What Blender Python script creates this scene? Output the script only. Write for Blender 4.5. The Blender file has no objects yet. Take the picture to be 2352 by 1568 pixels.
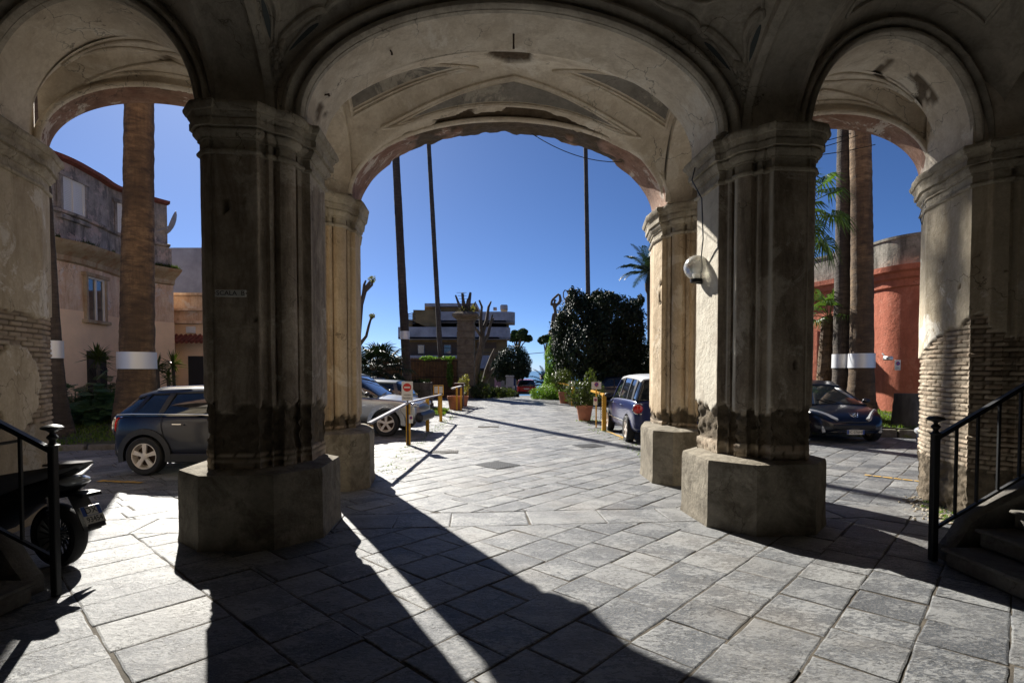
import bpy, bmesh, math, random
from math import sin, cos, pi, radians, sqrt
from mathutils import Vector, Matrix, noise
rnd = random.Random(7)
sc = bpy.context.scene
COL = sc.collection
# ------------------------------------------------------------------ helpers
def lerp(a, b, t): return a + (b - a) * t
def sstep(a, b, x):
    t = max(0.0, min(1.0, (x - a) / (b - a))); return t * t * (3 - 2 * t)
def nz(x, y, z): return noise.noise(Vector((x, y, z)))
def fbm(x, y, z, o=4):
    s = 0; a = .5
    for i in range(o):
        s += a * nz(x, y, z); x *= 2.03; y *= 2.03; z *= 2.03; a *= .5
    return s
# building frame: u along the arcade, v outwards to the courtyard
TH = radians(4.5); OX, OY = .07, 5.63
def W(u, v, z=0.0): return Vector((OX + u * cos(TH) - v * sin(TH), OY + u * sin(TH) + v * cos(TH), z))
def XD(x, Y): return (x - 1176) * Y / 1245.0      # survey readings: bearing and distance -> metres
def ZD(y, Y): return 1.8 + (850 - y) * Y / 1245.0

class MB:
    def __init__(s): s.v = []; s.f = []; s.m = []; s.c = None
    def add(s, vs, fs, mi=0, M=None):
        b = len(s.v)
        for p in vs:
            p = Vector(p); s.v.append(M @ p if M else p)
        for f in fs: s.f.append([b + i for i in f]); s.m.append(mi)
        return s
    def box(s, c, d, M=None, mi=0, bev=0.0):
        x, y, z = d[0] / 2, d[1] / 2, d[2] / 2
        b = min(bev, x * .9, y * .9, z * .9)
        if b <= 0:
            vs = [(c[0] + i * x, c[1] + j * y, c[2] + k * z) for k in (-1, 1) for j in (-1, 1) for i in (-1, 1)]
            return s.add(vs, [(0, 2, 3, 1), (4, 5, 7, 6), (0, 1, 5, 4), (2, 6, 7, 3), (0, 4, 6, 2), (1, 3, 7, 5)], mi, M)
        rings = []
        for (zz, ins) in ((-z, b), (-z + b, 0), (z - b, 0), (z, b)):
            X = x - ins; Y = y - ins
            rings.append([(c[0] + px, c[1] + py, c[2] + zz) for px, py in ((X, -Y + (b - ins) * 1), (X, Y - (b - ins)), (X - (b - ins), Y), (-X + (b - ins), Y), (-X, Y - (b - ins)), (-X, -Y + (b - ins)), (-X + (b - ins), -Y), (X - (b - ins), -Y))])
        return s.loft(rings, True, True, mi, M)
    def loft(s, rings, closed=True, caps=True, mi=0, M=None):
        n = len(rings[0]); vs = [p for r in rings for p in r]; fs = []
        for i in range(len(rings) - 1):
            for j in range(n if closed else n - 1):
                k = (j + 1) % n
                fs.append((i * n + j, i * n + k, (i + 1) * n + k, (i + 1) * n + j))
        if caps and closed:
            fs.append(tuple(range(n - 1, -1, -1))); fs.append(tuple((len(rings) - 1) * n + j for j in range(n)))
        return s.add(vs, fs, mi, M)
    def prism(s, poly, z0, z1, mi=0, M=None):
        return s.loft([[(p[0], p[1], z0) for p in poly], [(p[0], p[1], z1) for p in poly]], True, True, mi, M)
    def tube(s, pts, r, seg=8, mi=0, M=None, flat=1.0, caps=True):
        pts = [Vector(p) for p in pts]; n = len(pts); rings = []; up = None
        for i, p in enumerate(pts):
            t = (pts[min(i + 1, n - 1)] - pts[max(i - 1, 0)])
            if t.length < 1e-9: t = Vector((0, 0, 1))
            t.normalize()
            if up is None:
                a = Vector((0, 0, 1)) if abs(t.z) < .9 else Vector((1, 0, 0))
                up = (a - t * a.dot(t)).normalized()
            else:
                up = up - t * up.dot(t)
                up = up.normalized() if up.length > 1e-6 else t.orthogonal().normalized()
            sd = t.cross(up)
            R = r[i] if isinstance(r, (list, tuple)) else r
            rings.append([p + up * (cos(2 * pi * k / seg) * R * flat) + sd * (sin(2 * pi * k / seg) * R) for k in range(seg)])
        return s.loft(rings, True, caps, mi, M)
    def lathe(s, prof, seg=16, c=(0, 0, 0), M=None, mi=0, sq=1.0):
        rings = [[(c[0] + r * cos(2 * pi * k / seg), c[1] + r * sin(2 * pi * k / seg) * sq, c[2] + z) for k in range(seg)] for r, z in prof]
        return s.loft(rings, True, prof[0][0] < 1e-6 and prof[-1][0] < 1e-6, mi, M)
    def ball(s, c, r, seg=10, rg=7, M=None, mi=0):
        if not isinstance(r, (tuple, list)): r = (r, r, r)
        rings = []
        for i in range(rg + 1):
            a = -pi / 2 + pi * i / rg; q = max(cos(a), .02)
            rings.append([(c[0] + r[0] * q * cos(2 * pi * k / seg), c[1] + r[1] * q * sin(2 * pi * k / seg), c[2] + r[2] * sin(a)) for k in range(seg)])
        return s.loft(rings, True, True, mi, M)
    def quad(s, a, b, c, d, mi=0): return s.add([a, b, c, d], [(0, 1, 2, 3)], mi)
    def mesh(s, name, org=None):
        me = bpy.data.meshes.new(name)
        o = org or Vector((0, 0, 0))
        me.from_pydata([tuple(p - o) for p in s.v], [], s.f)
        if any(s.m): me.polygons.foreach_set('material_index', s.m)
        if s.c:
            at = me.color_attributes.new('exp', 'FLOAT_COLOR', 'POINT')
            at.data.foreach_set('color', [x for c in s.c for x in c])
        me.validate(); me.update()
        return me
def tag(o, label=None, cat=None, group=None, kind=None):
    if label: o['label'] = label
    if cat: o['category'] = cat
    if group: o['group'] = group
    if kind: o['kind'] = kind
    return o
def thing(name, label, cat, loc=(0, 0, 0), rot=0.0, group=None):
    o = bpy.data.objects.new(name, None); COL.objects.link(o); o.empty_display_size = .2
    o.location = loc; o.rotation_euler = (0, 0, rot)
    return tag(o, label, cat, group)
def root(o):
    while o.parent: o = o.parent
    return o
def obj(name, mb, mat, parent=None, world=False, smooth=35, base=None, label=None):
    """one mesh object. world: vertices were given in world metres; base: origin for a top-level mesh"""
    org = None
    if parent is not None and world: org = Vector(root(parent).location)
    if parent is None and base is not None: org = Vector(base)
    me = mb.mesh(name, org)
    for m in (mat if isinstance(mat, (list, tuple)) else [mat]): me.materials.append(m)
    o = bpy.data.objects.new(name, me); COL.objects.link(o)
    if parent is not None: o.parent = parent
    elif base is not None: o.location = base
    if smooth:
        me.polygons.foreach_set('use_smooth', [True] * len(me.polygons))
        me.set_sharp_from_angle(angle=radians(smooth))
    if label: o['label'] = label
    return o
def copy_tree(o, parent=None):
    c = o.copy(); COL.objects.link(c)
    if parent: c.parent = parent
    for ch in list(o.children): copy_tree(ch, c)
    return c
def text_part(name, body, size, mat, parent, M, ext=.001, align='CENTER', sx=1.0):
    cu = bpy.data.curves.new('t', 'FONT'); cu.body = body; cu.size = size; cu.extrude = ext
    cu.align_x = align; cu.align_y = 'CENTER'; cu.space_line = 1.0; cu.resolution_u = 3
    t = bpy.data.objects.new('t', cu); COL.objects.link(t)
    dg = bpy.context.evaluated_depsgraph_get(); dg.update()
    me = bpy.data.meshes.new_from_object(t.evaluated_get(dg)); me.name = name
    bpy.data.objects.remove(t); bpy.data.curves.remove(cu)
    me.transform(M @ Matrix.Diagonal((sx, 1, 1, 1)))
    me.materials.clear(); me.materials.append(mat)
    o = bpy.data.objects.new(name, me); COL.objects.link(o); o.parent = parent
    return o
def apply_mods(o):
    dg = bpy.context.evaluated_depsgraph_get(); dg.update()
    me = bpy.data.meshes.new_from_object(o.evaluated_get(dg)); me.name = o.name
    o.modifiers.clear(); o.data = me
    return o
# ------------------------------------------------------------------ materials
def new_mat(name):
    m = bpy.data.materials.new(name); m.use_nodes = True
    nt = m.node_tree; b = nt.nodes['Principled BSDF']; return m, nt, b
class NT:
    def __init__(s, nt): s.nt = nt
    def n(s, t, **k):
        o = s.nt.nodes.new(t)
        for a, b in k.items(): setattr(o, a, b)
        return o
    def l(s, a, b): s.nt.links.new(a, b)
    def noise(s, vec, scale, detail=5, rough=.6, dist=0):
        o = s.n('ShaderNodeTexNoise'); o.inputs['Scale'].default_value = scale; o.inputs['Detail'].default_value = detail
        o.inputs['Roughness'].default_value = rough; o.inputs['Distortion'].default_value = dist
        if vec: s.l(vec, o.inputs['Vector'])
        return o.outputs['Fac']
    def ramp(s, fac, stops):
        o = s.n('ShaderNodeValToRGB'); e = o.color_ramp.elements
        while len(e) < len(stops): e.new(.5)
        for i, (p, c) in enumerate(stops):
            e[i].position = p; e[i].color = (c[0], c[1], c[2], 1) if isinstance(c, (tuple, list)) else (c, c, c, 1)
        s.l(fac, o.inputs['Fac']); return o.outputs['Color']
    def mix(s, fac, a, b, bt='MIX'):
        o = s.n('ShaderNodeMix', data_type='RGBA', blend_type=bt)
        for i, v in ((0, fac), (6, a), (7, b)):
            if isinstance(v, (int, float)): o.inputs[i].default_value = v if i == 0 else (v, v, v, 1)
            elif isinstance(v, tuple): o.inputs[i].default_value = (v[0], v[1], v[2], 1)
            else: s.l(v, o.inputs[i])
        return o.outputs[2]
    def math(s, op, a, b=None):
        o = s.n('ShaderNodeMath', operation=op)
        for i, v in ((0, a), (1, b)):
            if v is None: continue
            if isinstance(v, (int, float)): o.inputs[i].default_value = v
            else: s.l(v, o.inputs[i])
        return o.outputs[0]
    def coord(s, scale=(1, 1, 1), rot=0):
        g = s.n('ShaderNodeNewGeometry'); m = s.n('ShaderNodeMapping'); m.inputs['Scale'].default_value = scale
        m.inputs['Rotation'].default_value = (0, 0, rot)
        s.l(g.outputs['Position'], m.inputs['Vector']); return m.outputs['Vector']
    def bump(s, h, strength, dist, bsdf, prev=None):
        o = s.n('ShaderNodeBump'); o.inputs['Strength'].default_value = strength; o.inputs['Distance'].default_value = dist
        s.l(h, o.inputs['Height'])
        if prev: s.l(prev, o.inputs['Normal'])
        if bsdf: s.l(o.outputs['Normal'], bsdf.inputs['Normal'])
        return o.outputs['Normal']
def simple(name, col, rough=.5, metal=0, bump=0, bs=40, var=.0, vs=6, coat=0, trans=0, emit=None):
    m, nt, b = new_mat(name); t = NT(nt)
    b.inputs['Base Color'].default_value = (*col, 1); b.inputs['Roughness'].default_value = rough; b.inputs['Metallic'].default_value = metal
    b.inputs['Coat Weight'].default_value = coat; b.inputs['Coat Roughness'].default_value = .05
    if trans: b.inputs['Transmission Weight'].default_value = trans
    v = t.coord()
    if var:
        f = t.noise(v, vs, 5)
        lo = tuple(max(0, c * (1 - var)) for c in col); hi = tuple(min(1, c * (1 + var)) for c in col)
        t.l(t.ramp(f, [(.3, lo), (.7, hi)]), b.inputs['Base Color'])
    if bump: t.bump(t.noise(v, bs, 4), bump, .01, b)
    return m
def plaster(name, c0, c1, cd, cw, dirt=.5, white=.35, expc=((.09, .075, .055), (.2, .16, .115)), brickc=((.38, .26, .18), (.58, .47, .36)), streak=True, wscale=1.1):
    """old lime plaster: mottled, stained, with the rubble or brick core where the coat has fallen (attribute 'exp')"""
    m, nt, b = new_mat(name); t = NT(nt)
    v = t.coord(); vz = t.coord((1, 1, .18 if streak else 1))
    col = t.ramp(t.noise(v, 1.9, 10, .72), [(.36, c0), (.62, c1)])
    col = t.mix(t.ramp(t.noise(v, 7, 8, .75, .5), [(.5, 0), (.66, .55)]), col, c0)
    col = t.mix(t.ramp(t.noise(vz, 2.6, 8, .75, .5), [(.47, 0), (.64, dirt)]), col, cd)
    col = t.mix(t.ramp(t.noise(v, wscale, 9, .72, .6), [(.56, 0), (.6, white)]), col, cw)
    col = t.mix(t.ramp(t.noise(v, 26, 6, .75), [(.35, .0), (.75, .35)]), col, cd)
    vo = t.n('ShaderNodeTexVoronoi', feature='DISTANCE_TO_EDGE'); vo.inputs['Scale'].default_value = 1.3
    wv = t.n('ShaderNodeVectorMath', operation='ADD'); t.l(v, wv.inputs[0]); nn = t.n('ShaderNodeTexNoise'); nn.inputs['Scale'].default_value = 3.5; nn.inputs['Detail'].default_value = 6; t.l(v, nn.inputs['Vector']); sc_ = t.n('ShaderNodeVectorMath', operation='SCALE'); sc_.inputs['Scale'].default_value = .55; t.l(nn.outputs['Color'], sc_.inputs[0]); t.l(sc_.outputs[0], wv.inputs[1]); t.l(wv.outputs[0], vo.inputs['Vector'])
    crack = t.math('MULTIPLY', t.ramp(vo.outputs['Distance'], [(.0, 1), (.009, 0)]), t.ramp(t.noise(v, .9, 3), [(.48, 0), (.56, .75)]))
    col = t.mix(crack, col, (.05, .04, .03))
    a = t.n('ShaderNodeAttribute'); a.attribute_name = 'exp'
    sp = t.n('ShaderNodeSeparateColor'); t.l(a.outputs['Color'], sp.inputs[0])
    rub = t.ramp(t.noise(v, 9, 8, .7), [(.3, expc[0]), (.72, expc[1])])
    br = t.mix(t.noise(v, 30, 5, .7), t.ramp(sp.outputs[2], [(0, brickc[0]), (.55, brickc[1]), (1, (.58, .5, .39))]), (.42, .36, .28))
    core = t.mix(sp.outputs[1], rub, br)
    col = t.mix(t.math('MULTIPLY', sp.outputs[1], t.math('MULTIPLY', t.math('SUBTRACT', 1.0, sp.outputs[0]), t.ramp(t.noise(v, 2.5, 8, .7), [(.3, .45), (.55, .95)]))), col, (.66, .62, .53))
    col = t.mix(sp.outputs[0], col, core)
    t.l(col, b.inputs['Base Color']); b.inputs['Roughness'].default_value = .92
    b.inputs['Specular IOR Level'].default_value = .2
    n1 = t.bump(t.noise(v, 6, 8, .7), .8, .03, None)
    h2 = t.noise(v, 45, 6, .7)
    o = t.n('ShaderNodeBump'); o.inputs['Distance'].default_value = .012
    t.l(t.math('ADD', t.math('MULTIPLY', sp.outputs[0], .9), .28), o.inputs['Strength']); t.l(h2, o.inputs['Height']); t.l(n1, o.inputs['Normal'])
    t.l(o.outputs['Normal'], b.inputs['Normal'])
    return m
M = {}
M['shaft'] = plaster('pillar plaster', (.32, .27, .21), (.58, .5, .4), (.13, .1, .075), (.7, .64, .54), .8, .6)
M['shaft_tan'] = plaster('ochre pillar plaster', (.5, .39, .26), (.68, .56, .4), (.24, .165, .1), (.78, .7, .56), .65, .6)
M['shaft_pale'] = plaster('pale pillar plaster', (.46, .4, .3), (.62, .55, .43), (.22, .16, .09), (.72, .69, .62), .45, .9, wscale=1.6)
M['cap'] = plaster('cornice stone', (.34, .3, .235), (.54, .49, .39), (.13, .105, .075), (.62, .57, .48), .6, .3, streak=False)
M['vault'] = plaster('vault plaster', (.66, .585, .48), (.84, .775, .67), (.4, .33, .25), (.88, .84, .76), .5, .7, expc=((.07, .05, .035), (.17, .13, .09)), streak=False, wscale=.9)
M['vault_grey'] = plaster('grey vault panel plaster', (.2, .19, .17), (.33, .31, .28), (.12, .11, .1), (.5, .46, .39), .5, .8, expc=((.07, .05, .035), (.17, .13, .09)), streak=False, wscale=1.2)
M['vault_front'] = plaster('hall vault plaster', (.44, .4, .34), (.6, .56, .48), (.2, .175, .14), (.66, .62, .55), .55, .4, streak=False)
M['red_soffit'] = plaster('red lime paint', (.25, .13, .09), (.42, .28, .21), (.12, .075, .055), (.66, .58, .5), .6, .9, expc=((.06, .045, .03), (.16, .12, .085)), streak=False, wscale=1.5)
M['plinth'] = plaster('plinth render', (.2, .18, .145), (.34, .305, .245), (.09, .075, .055), (.46, .42, .34), .75, .35, streak=False)
def slab_mat():
    m, nt, b = new_mat('lava stone slabs'); t = NT(nt)
    g = t.n('ShaderNodeNewGeometry'); ri = g.outputs['Random Per Island']
    mp = t.n('ShaderNodeMapping'); mp.inputs['Rotation'].default_value = (0, 0, radians(20)); mp.inputs['Scale'].default_value = (1, 1.7, 1)
    t.l(g.outputs['Position'], mp.inputs['Vector'])
    cb = t.n('ShaderNodeCombineXYZ'); t.l(t.math('MULTIPLY', ri, 40), cb.inputs[2])
    va = t.n('ShaderNodeVectorMath', operation='ADD'); t.l(mp.outputs['Vector'], va.inputs[0]); t.l(cb.outputs[0], va.inputs[1]); v = va.outputs[0]
    base = t.ramp(ri, [(0, (.05, .058, .072)), (.5, (.085, .094, .108)), (1, (.14, .142, .145))])
    worn = t.mix(t.ramp(ri, [(.0, .35), (.35, .75), (.7, .4), (1, .7)]), base, (.36, .368, .37))
    f = t.noise(v, 20, 10, .8, .5)
    big = t.noise(v, 2.2, 5, .6)
    col = t.mix(t.ramp(t.math('ADD', t.math('ADD', f, t.math('MULTIPLY', t.math('SUBTRACT', ri, .5), .05)), t.math('MULTIPLY', t.math('SUBTRACT', big, .52), .5)), [(.485, 0), (.515, 1)]), base, worn)
    col = t.mix(t.ramp(t.noise(v, 60, 6, .8), [(.5, 0), (.6, .6)]), col, (.27, .26, .24))
    col = t.mix(t.ramp(t.noise(t.coord(), .8, 5), [(.5, 0), (.75, .35)]), col, (.24, .2, .15))
    t.l(col, b.inputs['Base Color'])
    pits = t.ramp(t.noise(v, 34, 5, .7, .8), [(.36, 1), (.44, 0)])
    pits = t.mix(t.ramp(t.noise(v, 4, 4), [(.4, 0), (.6, 1)]), 0.0, pits)
    col = t.mix(pits, col, (.04, .038, .035)); t.l(col, b.inputs['Base Color'])
    t.l(t.ramp(f, [(.35, .36), (.62, .62)]), b.inputs['Roughness'])
    b.inputs['Specular IOR Level'].default_value = .4
    n1 = t.bump(t.noise(v, 7, 8, .75), .55, .02, None)
    n2 = t.bump(f, .8, .014, None, n1)
    n2 = t.bump(pits, -.8, .006, None, n2) if False else t.bump(t.math('SUBTRACT', 1.0, pits), .7, .008, None, n2)
    t.bump(t.noise(v, 110, 4, .7), .35, .004, b, n2)
    return m
M['slab'] = slab_mat()
M['dirt'] = simple('joint dirt', (.075, .063, .048), .95, bump=.8, bs=60, var=.5, vs=4)
M['ground'] = simple('packed earth and asphalt', (.1, .092, .078), .95, bump=.6, bs=12, var=.35, vs=.6)
M['iron'] = simple('black painted iron', (.01, .011, .013), .5, .0, bump=.2, bs=60)
M['rust'] = simple('rusty iron', (.06, .035, .025), .8, .3)
M['step'] = plaster('worn stair stone', (.12, .11, .1), (.2, .19, .17), (.06, .055, .05), (.26, .25, .22), .5, .4, streak=False)
M['black_rubber'] = simple('tyre rubber', (.014, .014, .015), .75, bump=.3, bs=80)
M['black_plastic'] = simple('black plastic', (.015, .015, .017), .45)
M['chrome'] = simple('chrome', (.75, .75, .76), .15, 1)
M['alloy'] = simple('alloy rim', (.74, .68, .62), .4, .15)
M['glass_car'] = simple('tinted car glass', (.012, .016, .02), .04, 0, coat=1)
M['glass_lens'] = simple('clear lamp lens', (.5, .52, .54), .08, .35, coat=1)
M['red_lens'] = simple('red lamp lens', (.55, .015, .012), .12, coat=1)
M['white_paint'] = simple('white paint', (.72, .72, .7), .5)
M['alu'] = simple('aluminium sheet', (.7, .71, .72), .5, .45, bump=.15, bs=5)
M['yellow'] = simple('yellow painted steel', (.62, .33, .02), .5, bump=.2, bs=30, var=.2)
M['sign_white'] = simple('white enamel', (.7, .68, .62), .4)
M['sign_red'] = simple('red enamel', (.55, .03, .02), .4)
M['sign_blue'] = simple('blue enamel', (.03, .08, .35), .4)
M['ink'] = simple('black lettering', (.02, .02, .02), .6)
M['terracotta'] = simple('terracotta', (.42, .17, .09), .85, bump=.2, var=.25)
def foliage(name, a, b_, rough=.45, tr=.25):
    m, nt, b = new_mat(name); t = NT(nt); g = t.n('ShaderNodeNewGeometry')
    t.l(t.ramp(g.outputs['Random Per Island'], [(0, a), (1, b_)]), b.inputs['Base Color'])
    b.inputs['Roughness'].default_value = rough; b.inputs['Specular IOR Level'].default_value = .3
    tl = t.n('ShaderNodeBsdfTranslucent'); tl.inputs['Color'].default_value = (b_[0] * 1.6, b_[1] * 1.8, b_[2] * .8, 1)
    mx = t.n('ShaderNodeMixShader'); mx.inputs[0].default_value = tr
    out = nt.nodes['Material Output']; t.l(b.outputs[0], mx.inputs[1]); t.l(tl.outputs[0], mx.inputs[2]); t.l(mx.outputs[0], out.inputs['Surface'])
    return m
M['leaf_dark'] = foliage('dark glossy leaves', (.004, .010, .003), (.014, .028, .008), .5, .05)
M['leaf'] = foliage('green leaves', (.03, .045, .01), (.07, .09, .02), .4, .2)
M['leaf_mid'] = foliage('blue green broad leaves', (.04, .085, .045), (.08, .15, .07), .35, .2)
M['leaf_bright'] = foliage('bright ivy leaves', (.06, .12, .02), (.12, .2, .035), .4, .35)
M['palm_leaf'] = foliage('palm fronds', (.04, .075, .018), (.075, .125, .03), .4, .28)
M['palm_leaf_dark'] = foliage('blue green fronds', (.015, .034, .018), (.035, .06, .035), .35, .12)
M['pine_leaf'] = foliage('pine needles', (.015, .04, .012), (.035, .07, .02), .7, .1)
M['dry_leaf'] = foliage('mixed dry and green leaves', (.08, .1, .03), (.22, .19, .07), .6, .3)
M['grass'] = foliage('grass blades', (.05, .1, .015), (.13, .19, .03), .6, .3)
def bark_mat(name, a, b_, c, ring=9.0):
    m, nt, b = new_mat(name); t = NT(nt)
    vz = t.coord((1.5, 1.5, ring)); vl = t.coord((14, 14, 1.2))
    col = t.ramp(t.noise(vz, 1.6, 8, .7, .3), [(.32, a), (.52, b_), (.72, c)])
    col = t.mix(t.ramp(t.noise(t.coord((1, 1, .4)), 1.1, 5, .6), [(.42, 0), (.6, .7)]), col, a)
    col = t.mix(t.ramp(t.noise(vl, 1.5, 6, .7), [(.5, 0), (.75, .6)]), col, a)
    t.l(col, b.inputs['Base Color']); b.inputs['Roughness'].default_value = .9
    n1 = t.bump(t.noise(vz, 2.6, 8, .75, .3), .9, .05, None); t.bump(t.noise(vl, 2, 6, .7), .6, .02, b, n1)
    return m
M['palm_bark'] = bark_mat('palm trunk bark', (.05, .032, .02), (.2, .125, .065), (.36, .235, .12), 5.0)
M['palm_bark_dark'] = bark_mat('dark palm bark', (.03, .024, .02), (.09, .07, .055), (.15, .12, .09))
M['bark'] = bark_mat('grey bark', (.05, .04, .03), (.13, .11, .09), (.2, .17, .14), 1.5)
M['wood_stump'] = bark_mat('weathered stump', (.03, .027, .024), (.1, .09, .08), (.2, .19, .17), .4)
# ------------------------------------------------------------------ the vestibule
palace = thing('vestibule', 'weathered plaster vestibule of an old palace, three arches on heavy pillars opening to the courtyard', 'building', tuple(W(0, 0)))
ZS = 4.5
CAPPROF = [(.0, -.56), (.03, -.55), (.042, -.52), (.03, -.49), (0, -.48), (.0, -.36), (.025, -.345), (.03, -.31), (.055, -.285), (.07, -.25), (.07, -.21), (.095, -.2), (.12, -.16), (.135, -.13), (.135, -.09), (.16, -.08), (.18, -.045), (.185, -.01), (.185, 0), (0, .001)]
CAPP = [(0, -.54), (.022, -.535), (.03, -.52), (.03, -.505), (.018, -.49), (.002, -.485), (0, -.40), (.002, -.395), (.02, -.393), (.02, -.375), (.035, -.36), (.058, -.33), (.062, -.31), (.05, -.305), (.05, -.285), (.085, -.283), (.088, -.22), (.075, -.215), (.08, -.2), (.1, -.17), (.105, -.15), (.12, -.145), (.14, -.11), (.142, -.085), (.13, -.08), (.13, -.06), (0, -.055)]
def offs(poly, d):
    """offset a ccw polygon outwards by d"""
    n = len(poly); out = []
    for i in range(n):
        a, b, c = Vector(poly[i - 1]), Vector(poly[i]), Vector(poly[(i + 1) % n])
        e1 = (b - a).normalized(); e2 = (c - b).normalized()
        n1 = Vector((e1.y, -e1.x)); n2 = Vector((e2.y, -e2.x))
        m = n1 + n2
        m = m / max(.35, m.dot(n1)) if m.length > 1e-6 else n1
        out.append((b.x + m.x * d, b.y + m.y * d))
    return out
def ccw(poly):
    a = sum(poly[i - 1][0] * poly[i][1] - poly[i][0] * poly[i - 1][1] for i in range(len(poly)))
    return poly if a > 0 else poly[::-1]
def resample(poly, ds):
    pts = []; nrm = []; n = len(poly)
    for i in range(n):
        a, b = Vector(poly[i]), Vector(poly[(i + 1) % n]); p = Vector(poly[i - 1])
        e = (b - a); k = max(1, int(math.ceil(e.length / ds))); nn = Vector((e.y, -e.x)).normalized()
        e0 = (a - p); n0 = Vector((e0.y, -e0.x)).normalized()
        for j in range(k):
            pts.append(a + e * (j / k)); nrm.append((nn + n0).normalized() if j == 0 else nn)
    return pts, nrm
def relief_prism(poly, z0, z1, ds, dz, fn, cap=False, seed=0.0):
    mb = MB(); mb.c = []; pts, nr = resample(poly, ds); n = len(pts); k = max(1, int((z1 - z0) / dz))
    s = [0.0]
    for i in range(1, n): s.append(s[-1] + (pts[i] - pts[i - 1]).length)
    for j in range(k + 1):
        z = lerp(z0, z1, j / k)
        for i in range(n):
            d, c = fn(s[i], z, pts[i], nr[i]); q = pts[i] + nr[i] * d
            mb.v.append(W(q.x, q.y, z)); mb.c.append((*c, 1))
    for j in range(k):
        for i in range(n):
            i2 = (i + 1) % n; mb.f.append([j * n + i, j * n + i2, (j + 1) * n + i2, (j + 1) * n + i]); mb.m.append(0)
    if cap: mb.f.append([k * n + i for i in range(n)]); mb.m.append(0)
    return mb
def brick(s, z, cs=.056, bl=.21):
    """height, random id of a brick wall cell"""
    z += .006 * nz(s * 3, 0, 7); r = math.floor(z / cs); fz = z / cs - r
    ss = s / bl + (.5 if r % 2 else 0) + .13 * nz(r * 3.7, 1, 2); c = math.floor(ss); fs = ss - c
    k = random.Random(r * 7919 + c * 104729); rv = k.random(); dj = k.random()
    e = min(fz, 1 - fz) * cs; g = min(fs, 1 - fs) * bl
    h = sstep(.004, .014, min(e, g)) * (.45 + .9 * dj)
    return h, rv
def fn_shaft(seed, zl, zbrick=None, rough=.022, amp=.25, pale=False):
    def f(s, z, p, n):
        und = .004 * nz(p.x * 4, p.y * 4, z * 3 + seed) + .0015 * nz(p.x * 20, p.y * 20, z * 20)
        lim = zl + amp * fbm(s * 2.2 + seed, 0, seed, 4) + .16 * fbm(s * 9, 3, z * 6 + seed, 3)
        m = sstep(-.012, .012, lim - z)
        # odd chips and holes
        ch = fbm(p.x * 5 + seed, p.y * 5, z * 2.2, 4)
        m2 = sstep(.46, .48, ch)
        mm = max(m, m2)
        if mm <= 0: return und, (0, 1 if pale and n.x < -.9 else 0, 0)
        h, rv = brick(s, z) if zbrick else (0, .4)
        r = rough * (fbm(p.x * 11, p.y * 11 + seed, z * 12, 4) * 1.6 - .9)
        if zbrick and z < zbrick[1] and z > zbrick[0] + .1 * nz(s * 3, 3, seed): return und - mm * .03 + mm * h * .013 + mm * .006 * fbm(p.x * 20, p.y * 20, z * 20), (mm, h, rv)
        return und + mm * r, (mm, 0, .5)
    return f
def capital(parent, poly, mat, zt=ZS + .02, ds=.04, seed=0, chip=.004, lab=None):
    mb = MB(); mb.c = []; rings = []
    for (d, dz) in CAPP:
        q = offs(poly, d); pts, nr = resample(q, .07 if ds < .05 else .15)
        rings.append([(p, dz) for p in pts])
    n = min(len(r) for r in rings)
    # constant vertex count: resample by edge fraction
    rings = []
    base = ccw(poly); cnt = [max(1, int(math.ceil((Vector(base[i]) - Vector(base[(i + 1) % len(base)])).length / .06))) for i in range(len(base))]
    for (d, dz) in CAPP:
        q = offs(base, d); r = []
        for i in range(len(q)):
            a, b = Vector(q[i]), Vector(q[(i + 1) % len(q)])
            for j in range(cnt[i]): r.append(a.lerp(b, j / cnt[i]))
        rings.append((r, dz, d))
    n = len(rings[0][0])
    for r, dz, d in rings:
        for p in r:
            w = chip * fbm(p.x * 7 + seed, p.y * 7, dz * 9, 4) * (1 + 8 * d)
            ch = max(0, fbm(p.x * 3 + seed, p.y * 3, 3 + dz, 3) - .26) * .3 * (d > .045)
            c = Vector((sum(q.x for q in r) / n, sum(q.y for q in r) / n)); dd = (p - c).normalized()
            q = p + dd * (w - ch); mb.v.append(W(q.x, q.y, zt + dz + w * .5)); mb.c.append((min(1, ch * 20), 0, .5, 1))
    for j in range(len(rings) - 1):
        for i in range(n):
            i2 = (i + 1) % n; mb.f.append([j * n + i, j * n + i2, (j + 1) * n + i2, (j + 1) * n + i]); mb.m.append(0)
    mb.f.append([(len(rings) - 1) * n + i for i in range(n)]); mb.m.append(0)
    return obj('capital', mb, mat, parent, world=True, smooth=28, label=lab)
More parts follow.
